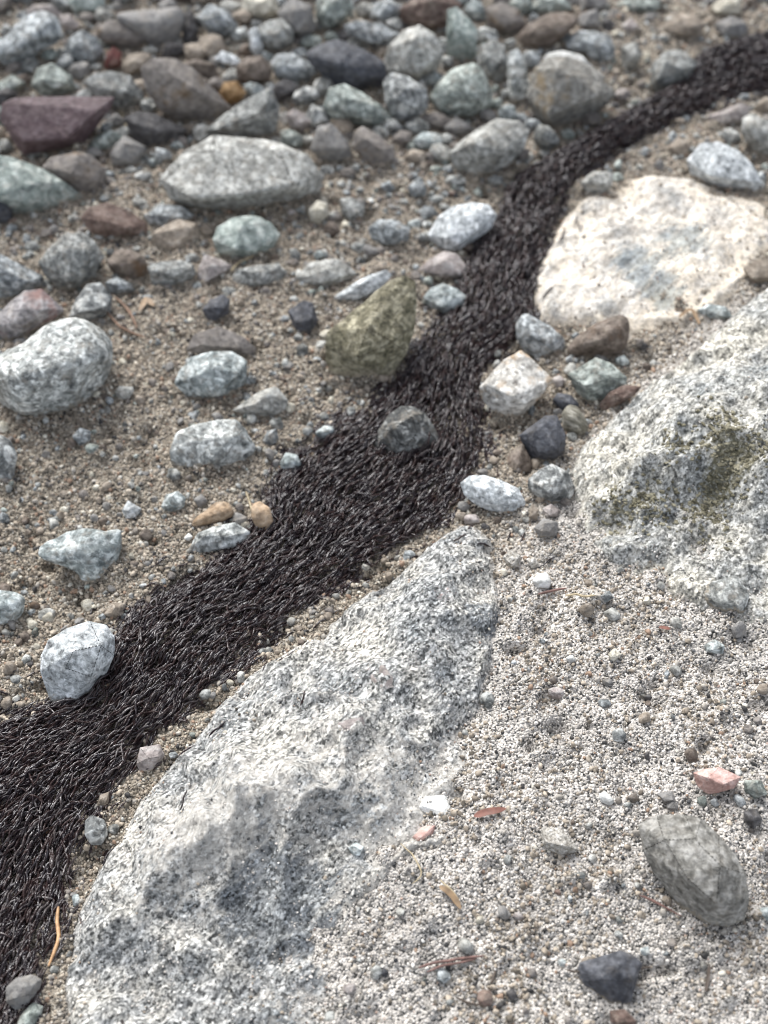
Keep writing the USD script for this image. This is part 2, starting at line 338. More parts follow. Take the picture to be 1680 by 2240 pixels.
def big_rock_mat(name, dark, mid, light, dust_col, dust, ang, sx, sy, scale, moss=None, cool_c=(.46, .50, .56), fleck=1.0):
    n = {'g': ('geometry', {}),
         'ro': ('mapping', {'rotation': (0, 0, -ang)}), 'sc': ('mapping', {'scale': (sx, sy, 1.0)}),
         'n1': ('noise_texture', {'scale': scale, 'detail': 6.0, 'roughness': 0.72}),
         'n1b': ('noise_texture', {'scale': scale * 1.1, 'detail': 5.0, 'roughness': 0.75}),
         'w': ('mix_float', {'fac': 0.5}),
         'r1': ('rgb_ramp', {'ramp': [(0.40, dark), (0.46, scaled(mid, 0.65)), (0.5, mid), (0.545, scaled(light, 0.8)), (0.60, light)]}),
         'v': ('voronoi_texture', {'scale': 1350.0, 'randomness': 1.0}), 'sv': ('separate_color', {}),
         'r2': ('rgb_ramp', {'ramp': [(0.0, (1 - .78 * fleck,) * 3), (0.12, (1 - .68 * fleck,) * 3), (0.24, (1 - .2 * fleck,) * 3), (0.5, (1.0,) * 3), (0.8, (1 + .1 * fleck,) * 3), (0.92, (1 + .45 * fleck,) * 3)]}),
         'rf': ('rgb_ramp', {'ramp': [(0.0, (1 - .4 * fleck,) * 3), (0.2, (1 - .15 * fleck,) * 3), (0.6, (1.0,) * 3), (0.92, (1 + .25 * fleck,) * 3)]}), 'mf': ('mix', {'mix_type': 'multiply', 'fac': 1.0}),
         'nc': ('noise_texture', {'scale': 210.0, 'detail': 6.0, 'roughness': 0.72}),
         'm1': ('mix', {'mix_type': 'multiply', 'fac': 1.0}),
         'n3': ('noise_texture', {'scale': 48.0, 'detail': 5.0, 'roughness': 0.65}),
         'r3': ('rgb_ramp', {'ramp': [(0.34, (.50, .53, .56)), (0.48, (.95, .95, .95)), (0.56, (1.08, 1.05, 1.0)), (0.66, (1.38, 1.32, 1.22))]}),
         'm2': ('mix', {'mix_type': 'multiply', 'fac': 1.0}),
         'n4': ('noise_texture', {'scale': 300.0, 'detail': 6.0, 'roughness': 0.75}),
         'at': ('attribute', {'attribute': 'dust'}),
         'ad': ('math', {'math_type': 'multiply_add', 'value2': 1.0, 'value3': 0.0}),
         'r4': ('rgb_ramp', {'ramp': [(0.54, (0, 0, 0)), (0.66, (dust,) * 3)]}),
         'bw': ('rgb_to_bw', {}),
         'm4': ('mix', {'mix_type': 'mix', 'color2': dust_col}),
         'n5': ('noise_texture', {'scale': 700.0, 'detail': 6.0, 'roughness': 0.75}),
         'ha': ('math', {'math_type': 'multiply_add', 'value2': 0.8}),
         'b': ('bump', {'strength': 0.7, 'distance': 0.00045}),
         'p': ('principled_bsdf', {'roughness': 0.8, 'specular_ior_level': 0.3})}
    l = [('g.position', 'ro.vector'), ('ro.vector', 'sc.vector'), ('sc.vector', 'n1.vector'), ('g.position', 'n1b.vector'),
         ('n1.fac', 'w.a'), ('n1b.fac', 'w.b'), ('w.result', 'r1.fac'), ('g.position', 'v.vector'), ('v.color', 'sv.color'), ('sv.r', 'r2.fac'),
         ('r1.color', 'm1.color1'), ('r2.color', 'm1.color2'), ('g.position', 'n3.vector'), ('n3.fac', 'r3.fac'), ('m1.color', 'm2.color1'), ('r3.color', 'm2.color2'),
         ('g.position', 'n4.vector'), ('at.fac', 'ad.value1'), ('n4.fac', 'ad.value3'), ('ad.value', 'r4.fac'), ('r4.color', 'bw.color'), ('bw.val', 'm4.fac'), ('m2.color', 'm4.color1'),
         ('g.position', 'n5.vector'), ('n5.fac', 'ha.value1'), ('w.result', 'ha.value3'), ('ha.value', 'b.height'), ('b.normal', 'p.normal')]
    last = 'm4.color'
    for tag_, col, amount in (('lichen', moss, .6), ('rust', (.40, .22, .19), .6), ('cool', cool_c, .95)):
        if col is None:
            continue
        n['a_' + tag_] = ('attribute', {'attribute': tag_})
        n['n_' + tag_] = ('noise_texture', {'scale': 620.0, 'detail': 4.0, 'roughness': 0.8})
        n['s_' + tag_] = ('math', {'math_type': 'multiply_add', 'value2': 1.0})
        n['q_' + tag_] = ('rgb_ramp', {'ramp': [(0.70, (0, 0, 0)), (0.80, (amount,) * 3)]})
        n['w_' + tag_] = ('rgb_to_bw', {})
        n['x_' + tag_] = ('mix', {'mix_type': 'multiply' if tag_ == 'cool' else 'mix', 'color2': col})
        n['h_' + tag_] = ('math', {'math_type': 'multiply', 'value2': 0.75})
        l += [('a_' + tag_ + '.fac', 's_' + tag_ + '.value1'), ('g.position', 'n_' + tag_ + '.vector'), (('nc' if tag_ == 'cool' else 'n_' + tag_) + '.fac', 's_' + tag_ + '.value3'),
              ('s_' + tag_ + '.value', 'h_' + tag_ + '.value1'), ('h_' + tag_ + '.value', 'q_' + tag_ + '.fac'), ('q_' + tag_ + '.color', 'w_' + tag_ + '.color'), ('w_' + tag_ + '.val', 'x_' + tag_ + '.fac'), (last, 'x_' + tag_ + '.color1')]
        last = 'x_' + tag_ + '.color'
    l += [('sc.vector', 'nc.vector'), ('sv.g', 'rf.fac'), (last, 'mf.color1'), ('rf.color', 'mf.color2'), ('mf.color', 'p.base_color')]
    return mat(name, n, l, surface='p.BSDF')


M_gneiss = big_rock_mat('streaked_gneiss', (.05, .052, .053), (.275, .275, .265), (.58, .57, .545), (.47, .44, .395), .62, ang, 0.30, 1.25, 800)
M_granite = big_rock_mat('lichen_granite', (.075, .075, .07), (.32, .315, .29), (.61, .60, .565), (.44, .41, .34), .5, ang, 0.7, 1.1, 560, moss=(.10, .085, .03), fleck=.8)
M_slab = big_rock_mat('cream_slab_rock', (.38, .345, .30), (.57, .52, .455), (.71, .665, .605), (.58, .50, .39), .6, ang, 0.30, 1.3, 300, cool_c=(.50, .57, .63), fleck=.4)


def grain_mat(name, col, var=0.3, rough=0.75):
    return mat(name, {'oi': ('geometry', {}), 'wn': ('noise_texture', {'scale': 700.0, 'detail': 1.0}), 'mr': ('map_range', {'from_min': 0.3, 'from_max': 0.7, 'to_min': 1 - var, 'to_max': 1 + var}),
                      'm': ('mix', {'mix_type': 'multiply', 'fac': 1.0, 'color1': col}), 'p': ('principled_bsdf', {'roughness': rough})},
               [('oi.position', 'wn.vector'), ('wn.fac', 'mr.value'), ('mr.result', 'm.color2'), ('m.color', 'p.base_color')], surface='p.BSDF')


M_ground = mat('damp_sand', {
    'g': ('geometry', {}),
    'v': ('voronoi_texture', {'scale': 1500.0}), 'sv': ('separate_color', {}),
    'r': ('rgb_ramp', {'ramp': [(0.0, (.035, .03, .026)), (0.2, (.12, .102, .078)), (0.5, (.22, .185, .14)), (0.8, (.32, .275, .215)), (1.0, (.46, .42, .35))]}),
    'r2': ('rgb_ramp', {'ramp': [(0.0, (.04, .04, .038)), (0.18, (.14, .13, .115)), (0.4, (.39, .36, .325)), (0.8, (.54, .50, .455)), (1.0, (.68, .64, .59))]}),
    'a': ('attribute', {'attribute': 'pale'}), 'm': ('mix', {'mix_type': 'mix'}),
    'n': ('noise_texture', {'scale': 60.0, 'detail': 5.0, 'roughness': 0.65}), 'rn': ('rgb_ramp', {'ramp': [(.32, (.7, .7, .7)), (.7, (1.2, 1.2, 1.2))]}),
    'm2': ('mix', {'mix_type': 'multiply', 'fac': 1.0}),
    'b': ('bump', {'strength': 0.9, 'distance': 0.0008, 'invert': True}), 'p': ('principled_bsdf', {'roughness': 0.85})},
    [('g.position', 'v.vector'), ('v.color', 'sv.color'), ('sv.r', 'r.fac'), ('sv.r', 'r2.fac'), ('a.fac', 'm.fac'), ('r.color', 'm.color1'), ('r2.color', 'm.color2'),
     ('g.position', 'n.vector'), ('n.fac', 'rn.fac'), ('m.color', 'm2.color1'), ('rn.color', 'm2.color2'), ('m2.color', 'p.base_color'), ('v.distance', 'b.height'), ('b.normal', 'p.normal')], surface='p.BSDF')
def larva_mat(name, col):
    """Moist, ringed skin: the sky glints on single rings only."""
    return mat(name, {'g': ('geometry', {}), 'n': ('noise_texture', {'scale': 1500.0, 'detail': 2.0}), 'b': ('bump', {'strength': 0.9, 'distance': 0.00035}),
                      'r': ('map_range', {'from_min': 0.40, 'from_max': 0.66, 'to_min': 0.12, 'to_max': 0.95, 'clamp': True}), 'n2': ('noise_texture', {'scale': 420.0, 'detail': 2.0}),
                      'p': ('principled_bsdf', {'base_color': col, 'roughness': 0.26})},
               [('g.position', 'n.vector'), ('n.fac', 'b.height'), ('b.normal', 'p.normal'), ('g.position', 'n2.vector'), ('n2.fac', 'r.value'), ('r.result', 'p.specular_ior_level')], surface='p.BSDF')


M_larva = [larva_mat('glossy_black_larva', (.016, .0105, .0118)), larva_mat('dark_brown_larva', (.031, .0185, .017)), larva_mat('grey_brown_larva', (.06, .049, .047))]


def wood_mat(name, col):
    return mat(name, {'g': ('geometry', {}), 'n': ('noise_texture', {'scale': 600.0, 'detail': 4.0}), 'r': ('rgb_ramp', {'ramp': [(.3, scaled(col, .6)), (.7, scaled(col, 1.3))]}),
                      'p': ('principled_bsdf', {'roughness': 0.6})}, [('g.position', 'n.vector'), ('n.fac', 'r.fac'), ('r.color', 'p.base_color')], surface='p.BSDF')


WOOD = {'brown': wood_mat('brown_needle', (.17, .095, .055)), 'orange': wood_mat('orange_needle', (.44, .26, .13)), 'red': wood_mat('reddish_needle', (.15, .08, .065)),
        'dark': wood_mat('dark_bark', (.06, .042, .03)), 'straw': wood_mat('dry_straw', (.36, .29, .18)), 'rust': wood_mat('rusty_bark', (.16, .06, .04)), 'leaf': wood_mat('withered_leaf', (.19, .12, .06))}

# ------------------------------------------------------------------ scene helpers
used_names = {}


def path_for(name, parent='/World'):
    k = parent + '/' + name
    n = used_names.get(k, 0)
    used_names[k] = n + 1
    return k if n == 0 else f'{k}_{n:03d}'


def tag(prim, label=None, cat=None, group=None, kind=None):
    for key, val in (('label', label), ('category', cat), ('group', group), ('kind', kind)):
        if val:
            prim.SetCustomDataByKey(key, val)


def put(name, v, f, material, smooth, base=None, cat=None, **tags):
    v = np.asarray(v, float)
    base = v.mean(0) if base is None else np.asarray(base, float)
    m = usdkit.mesh(stage, path_for(name), (v - base, f), material, smooth=smooth)
    m.AddTranslateOp().Set(Gf.Vec3d(*map(float, base)))
    tag(m.GetPrim(), cat=cat, **tags)
    if cat in ('stone', 'pebble'):
        P = np.array(m.GetPointsAttr().Get()) + base
        up = P[:, 2] - look(T_top, P[:, :2])
        span = max(P[:, 2].max() - P[:, 2].min(), 1e-4)
        primvar(m, 'sandy', .42 * np.exp(-np.clip(up, 0, None) / (.16 * span)))
    return m


def primvar(m, name, values):
    UsdGeom.PrimvarsAPI(m).CreatePrimvar(name, Sdf.ValueTypeNames.FloatArray, 'vertex').Set(Vt.FloatArray.FromNumpy(np.asarray(values, np.float32)))


def smoothstep(x, a, b):
    t = np.clip((x - a) / (b - a), 0, 1)
    return t * t * (3 - 2 * t)


def grid_faces(ny, nx):
    i = (np.arange(ny - 1)[:, None] * nx + np.arange(nx - 1)[None]).ravel()
    return np.vstack([np.column_stack([i, i + 1, i + nx + 1]), np.column_stack([i, i + nx + 1, i + nx])])


def in_poly_px(P, poly):
    return shapely.contains_xy(poly, P[:, 0], P[:, 1])


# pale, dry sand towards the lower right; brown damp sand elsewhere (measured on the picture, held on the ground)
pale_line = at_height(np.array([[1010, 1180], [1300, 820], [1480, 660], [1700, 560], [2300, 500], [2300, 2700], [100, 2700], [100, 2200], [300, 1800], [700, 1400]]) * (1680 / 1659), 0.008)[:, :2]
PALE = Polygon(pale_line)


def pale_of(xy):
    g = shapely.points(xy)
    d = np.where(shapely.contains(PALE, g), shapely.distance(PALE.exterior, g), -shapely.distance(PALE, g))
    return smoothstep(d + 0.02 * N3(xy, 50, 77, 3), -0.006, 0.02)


# ------------------------------------------------------------------ the three large rocks set in the sand
def spot(P, centre, radius, z=0.012, squash=1.0):
    c = at_height(np.array([centre]) * (1680 / 1659), z)[0][:2]
    d = P[:, :2] - c
    return np.exp(-((d[:, 0] ** 2 + (d[:, 1] * squash) ** 2) / radius ** 2))


def build_boulder(key, name, material, label, dust_fn, extra=None):
    b = BOULDERS[key]
    x0, y0, x1, y1 = b['poly'].buffer(0.009).bounds
    xs, ys = np.arange(x0, x1, 0.0009), np.arange(max(y0, 0.0), y1, 0.0009)
    X, Y = np.meshgrid(xs, ys)
    xy = np.column_stack([X.ravel(), Y.ravel()])
    z = boulder_z(key, xy)
    ok = (z > -0.5)
    g = look(T_ground, xy)
    ok &= z > g - 0.006
    z = np.maximum(z, -0.02)
    f = grid_faces(len(ys), len(xs))
    f = f[ok[f].all(1)]
    use = np.unique(f)
    remap = np.full(len(xy), -1)
    remap[use] = np.arange(len(use))
    v, f = np.column_stack([xy, z])[use], remap[f]
    # close the rock underneath: a lowered copy of the rim joined to the bottom
    t = trimesh.Trimesh(v, f, process=False)
    e = np.sort(t.edges, axis=1)
    u, inv, cnt = np.unique(e, axis=0, return_inverse=True, return_counts=True)
    rim = t.edges[cnt[inv.ravel()] == 1]
    ids = np.unique(rim)
    low = v[ids].copy()
    low[:, 2] = -0.03
    pos = {int(k): len(v) + i for i, k in enumerate(ids)}
    centre = len(v) + len(ids)
    extra_v = np.vstack([low, [[v[:, 0].mean(), v[:, 1].mean(), -0.03]]])
    ef = []
    for a, c in rim:
        A, C = pos[int(a)], pos[int(c)]
        ef += [(a, A, c), (c, A, C), (A, centre, C)]
    V, F = np.vstack([v, extra_v]), np.vstack([f, np.array(ef)])
    base = np.array([v[:, 0].mean(), v[:, 1].mean(), 0])
    root = UsdGeom.Xform.Define(stage, path_for(name))
    root.AddTranslateOp().Set(Gf.Vec3d(*map(float, base)))
    tag(root.GetPrim(), label=label, cat='boulder')
    rp = str(root.GetPath())
    m = usdkit.mesh(stage, path_for('rock_body', rp), (V - base, F), material, smooth=True)
    depth = V[:, 2] - look(T_ground, V[:, :2])
    primvar(m, 'dust', dust_fn(V, depth))
    for k, fn in (extra or {}).items():
        primvar(m, k, fn(V))
    return rp, base


def gneiss_dust(V, d):
    return 0.16 * (1 - smoothstep(d, 0.0, 0.004)) + 0.17 * spot(V, (560, 1750), 0.020) + 0.17 * spot(V, (400, 1850), 0.018) + 0.17 * spot(V, (900, 1770), 0.018) + 0.10 * spot(V, (760, 1620), 0.02) + .08 * spot(V, (1010, 1170), .012) - 0.05


def granite_dust(V, d):
    return 0.14 * (1 - smoothstep(d, 0.0, 0.003)) + 0.1 * spot(V, (1330, 1060), 0.02) - 0.05


LICHEN = [((1535, 1010), .008), ((1555, 1060), .007), ((1525, 1110), .009), ((1600, 1045), .006), ((1400, 1105), .008), ((1330, 1100), .006), ((1440, 1020), .005)]


def lichen(V):
    return np.clip(sum(.42 * spot(V, c, r, .016) for c, r in LICHEN), 0, .6)


G_BOULDER = build_boulder('gneiss', 'boulder', M_gneiss, 'large streaked blue grey boulder half buried beside the larva column', gneiss_dust,
              {'cool': lambda V: .72 * spot(V, (600, 1950), .024, .012) + .70 * spot(V, (1045, 1350), .010, .01) + .25 * spot(V, (760, 1560), .02, .012),
               'rust': lambda V: .3 * spot(V, (815, 1450), .006, .016) + .42 * spot(V, (960, 1300), .007, .014)})
L_BOULDER = build_boulder('granite', 'boulder', M_granite, 'coarse pale granite boulder with olive lichen in a hollow', granite_dust, {'lichen': lichen, 'cool': lambda V: .25 * spot(V, (1630, 1280), .02, .013)})
build_boulder('slab', 'boulder', M_slab, 'flat cream rock with blue grey streaks, partly under sand', lambda V, d: 0.2 * (1 - smoothstep(d, 0.0, 0.004)) + .05 * spot(V, (1230, 600), .03) - .02, {'cool': lambda V: .62 * spot(V, (1480, 520), .019, .009) + .6 * spot(V, (1430, 640), .013, .009) + .5 * spot(V, (1350, 570), .012, .009)})

# feldspar crystals set flush in the large boulder
rp, base = G_BOULDER
for i, (tile, pts, mk_) in enumerate((('H', [(715, 1060), (760, 1000), (830, 1040), (880, 1110), (890, 1170), (820, 1185), (750, 1130)], 'rose'), ('H', [(550, 1390), (620, 1360), (700, 1350), (715, 1400), (640, 1450), (580, 1430)], 'rose'),
                                      ('K', [(1000, 530), (1050, 470), (1150, 455), (1120, 510), (1040, 550)], 'pink'), ('K', [(1040, 350), (1080, 280), (1200, 270), (1240, 340), (1200, 400), (1080, 390)], 'quartz'))):
    q = hit(px(tile, pts))
    c = q.mean(0)
    n = np.cross(q[1] - q[0], q[2] - q[0])
    rim_ = c + (q - c) * 1.0
    low_, top_ = rim_ - [0, 0, .002], c + (rim_ - c) * .78 + [0, 0, .0007]
    hl = trimesh.convex.convex_hull(np.vstack([low_, rim_ + [0, 0, .0001], top_]))
    hv, hf = trimesh.remesh.subdivide_to_size(hl.vertices, hl.faces, .0015)
    t = trimesh.Trimesh(hv, hf); t.merge_vertices()
    v = np.array(t.vertices) + np.array(t.vertex_normals) * .0007 * (meshkit.fbm(np.array(t.vertices) * 700, 3, i)[:, None] - .5)
    usdkit.mesh(stage, path_for('feldspar_crystal', rp), (v - base, t.faces), K[mk_], smooth=50)
# crusts of olive lichen in the hollows of the granite boulder
rp, base = L_BOULDER
r6 = np.random.default_rng(6)
lv, lf, nv = [], [], 0
for c_, rad_ in LICHEN:
    c = at_height(np.array([c_]) * (1680 / 1659), .014)[0][:2]
    for k in range(int(150 * (rad_ / .008) ** 2)):
        p = c + r6.normal(0, rad_ * .55, 2)
        z = look(T_top, p[None])[0]
        a_ = r6.uniform(.0003, .0008)
        g = trimesh.creation.icosphere(1)
        v = g.vertices * np.array([a_ * r6.uniform(.8, 1.5), a_ * r6.uniform(.6, 1.1), a_ * r6.uniform(.35, .8)]) + r6.normal(0, a_ * .12, (len(g.vertices), 3))
        th_ = r6.uniform(0, 6.28)
        v = v @ np.array([[math.cos(th_), math.sin(th_), 0], [-math.sin(th_), math.cos(th_), 0], [0, 0, 1]])
        lv.append(v + [p[0], p[1], z]); lf.append(g.faces + nv); nv += len(v)
lm = usdkit.mesh(stage, path_for('lichen', rp), (np.vstack(lv) - base, np.vstack(lf)), K['olive'], smooth=60)
tag(lm.GetPrim(), kind='stuff')

# ------------------------------------------------------------------ stones
def ray_radius(poly, thetas):
    """Distance from the centroid to the outline in each direction."""
    p = np.asarray(poly)
    c = np.array(Polygon(p).buffer(0).centroid.coords[0])
    big = 3 * np.abs(p - c).max()
    ext = Polygon(p).buffer(0)
    out = np.empty(len(thetas))
    for i, t in enumerate(thetas):
        g = LineString([c, c + big * np.array([math.cos(t), math.sin(t)])]).intersection(ext)
        out[i] = max(np.linalg.norm(np.array(q) - c) for part in getattr(g, 'geoms', [g]) for q in part.coords) if not g.is_empty else 1
    return c, out


ICO = {k: trimesh.creation.icosphere(k) for k in (2, 3, 4)}
stone_foot = []        # (x, y, radius) of everything placed, for spacing small things


def make_stone(pixels, seed, hc=0.45, depth=0.8, facets=7, soft=1, rough=1.0, sub=None, sink=0.0, ridge=None):
    """A solid stone whose outline, seen from where the photographer stood, has the measured shape; its other half is rounded to a real thickness."""
    r = np.random.default_rng(seed)
    pixels = np.asarray(pixels, float)
    th = np.linspace(0, 2 * np.pi, 72, endpoint=False)
    c, rad = ray_radius(np.column_stack([pixels[:, 0], -pixels[:, 1]]), th)
    for _ in range(soft):
        rad = (np.roll(rad, 1) + 2 * rad + np.roll(rad, -1)) / 4
    cp = np.array([c[0], -c[1]])
    low = pixels[:, 1].max() - cp[1]
    P0 = hit(np.array([cp]))[0]
    dist = (P0 - EYE) @ FWD
    mpp = dist * TH / 840                                   # metres per photograph pixel at that distance
    hc_m = hc * low * mpp
    # centre: on the sight line, hc_m above the local surface
    d = ray(np.array([cp]))[0]
    t = 1.0
    for _ in range(12):
        P0 = EYE + d * t * 0 + d * ((look(T_top, P0[None, :2])[0] + hc_m - sink - CAM_H) / d[2])
    C = P0
    dist = (C - EYE) @ FWD
    mpp = dist * TH / 840
    R = math.sqrt(Polygon(pixels).buffer(0).area / math.pi) * mpp
    sub = sub or (4 if R / mpp > 55 else 3 if R / mpp > 16 else 2)
    ico = ICO[sub]
    u = ico.vertices
    fdir = d / np.linalg.norm(d)
    rgt = np.cross(fdir, [0, 0, 1.0]); rgt /= np.linalg.norm(rgt)
    upv = np.cross(rgt, fdir)
    th_v = np.arctan2(u[:, 1], u[:, 0])
    rho = np.interp(th_v, np.append(th, 2 * np.pi) if False else np.concatenate([th - 2 * np.pi, th, th + 2 * np.pi]), np.tile(rad, 3)) * mpp
    s = np.linalg.norm(u[:, :2], axis=1) ** 0.85
    ext = np.array([s * np.cos(th_v) * rho, s * np.sin(th_v) * rho]).T
    D = depth * min(R, 1.25 * rad.min() * mpp if depth < 1.5 else R)
    w = u[:, 2] * D * (0.55 + 0.45 * rho / R)
    L = np.column_stack([ext, w])                            # local: right, up, towards the viewer
    # broken faces
    size = np.array([R, R, D])
    for k in range(facets):
        a = r.normal(size=3); a[2] = abs(a[2]) * 1.2 + 0.35
        if k == 0:
            a = np.array([r.normal() * .15, math.cos(PITCH) + .25 * r.normal() * .3, math.sin(PITCH)])      # an upper face
        if k == 1:
            a = np.array([r.normal() * .35, -0.75, 0.7])                                                 # a front face
        if k > 3 and r.random() < .4:
            a[2] *= -1
        a /= np.linalg.norm(a)
        sup = (L @ a).max()
        off = sup * r.uniform(0.56, 0.82) if facets > 4 else sup * r.uniform(0.78, 0.92)
        over = L @ a - off
        L = L - np.where(over > 0, over * 0.92, 0)[:, None] * a
    t = trimesh.Trimesh(L, ico.faces, process=False)
    if sub >= 3:
        trimesh.smoothing.filter_taubin(t, lamb=0.5, nu=0.45, iterations=1 if facets > 5 else 3) if facets < 8 else None
    L = np.array(t.vertices)
    nrm = np.array(t.vertex_normals)
    q = L / R
    if facets >= 8:
        rough = rough * .55
    dn = 0.10 * (meshkit.fbm(q * 1.3 + seed * 3.1, 3, seed) - .5) + 0.055 * (meshkit.fbm(q * 4.2 + seed, 3, seed + 5) - .5)
    if sub == 4:
        dn += 0.03 * (meshkit.fbm(q * 13 + seed, 2, seed + 9) - .5)
    L = L + nrm * (dn * R * rough)[:, None]
    L[:, 2] += .45 * np.minimum(L[:, 1], 0) - .12 * np.maximum(L[:, 1], 0)
    if ridge is None and facets >= 5 and R / mpp > 11:
        pg = Polygon(pixels).buffer(0)
        if pg.area / pg.convex_hull.area > .93:
            ridge = []
            k0 = r.integers(3, 6)
            for k in range(k0):
                t_ = k / k0 * 2 * np.pi + r.uniform(-.5, .5)
                f_ = r.uniform(.3, .72) * np.interp((-t_) % (2 * np.pi), th, rad)
                ridge.append((cp[0] + f_ * math.cos(t_), cp[1] + f_ * math.sin(t_), r.uniform(.55, 1.0)))
    if ridge is not None:
        c0 = cp
        out = [((q[0] - c0[0]) * mpp, -(q[1] - c0[1]) * mpp) for q in pixels]
        pts = [(a, b, 0.05 * R + .55 * min(b, 0)) for a, b in out] + [(a * .8, b * .8, -D * .8) for a, b in out]
        pts += [((q[0] - c0[0]) * mpp, -(q[1] - c0[1]) * mpp, q[2] * D) for q in ridge]
        hl = trimesh.convex.convex_hull(np.array(pts))
        hv, hf = trimesh.remesh.subdivide_to_size(hl.vertices, hl.faces, R * (.11 if R / mpp > 45 else .17), max_iter=12)
        t = trimesh.Trimesh(hv, hf)
        t.merge_vertices()
        trimesh.smoothing.filter_taubin(t, lamb=0.5, nu=0.3, iterations=3)
        L, nrm, faces = np.array(t.vertices), np.array(t.vertex_normals), np.array(t.faces)
        q = L / R
        dn = 0.07 * (meshkit.fbm(q * 1.5 + seed * 3.1, 3, seed) - .5) + 0.055 * (meshkit.fbm(q * 5 + seed, 3, seed + 5) - .5)
        L = L + nrm * (dn * R * .9)[:, None]
        V = C + L[:, :1] * rgt + L[:, 1:2] * upv - L[:, 2:3] * fdir
        return V, faces, C, R, mpp
    # the broken faces must not shrink the outline
    av, rv = np.arctan2(L[:, 1], L[:, 0]), np.hypot(L[:, 0], L[:, 1])
    nb = 36 if sub > 2 else 18
    bi = ((av + np.pi) / (2 * np.pi) * nb).astype(int) % nb
    act = np.zeros(nb)
    np.maximum.at(act, bi, rv)
    act = np.where(act > 0, act, R)
    bc = (np.arange(nb) + .5) / nb * 2 * np.pi - np.pi
    tgt = np.interp(bc, np.concatenate([th - 2 * np.pi, th, th + 2 * np.pi]), np.tile(rad, 3)) * mpp
    fac = np.clip(tgt / act, .75, 1.7)
    fac = (np.roll(fac, 1) + 2 * fac + np.roll(fac, -1)) / 4
    L[:, :2] *= np.interp(av, np.concatenate([bc - 2 * np.pi, bc, bc + 2 * np.pi]), np.tile(fac, 3))[:, None]
    V = C + L[:, :1] * rgt + L[:, 1:2] * upv - L[:, 2:3] * fdir
    return V, ico.faces, C, R, mpp


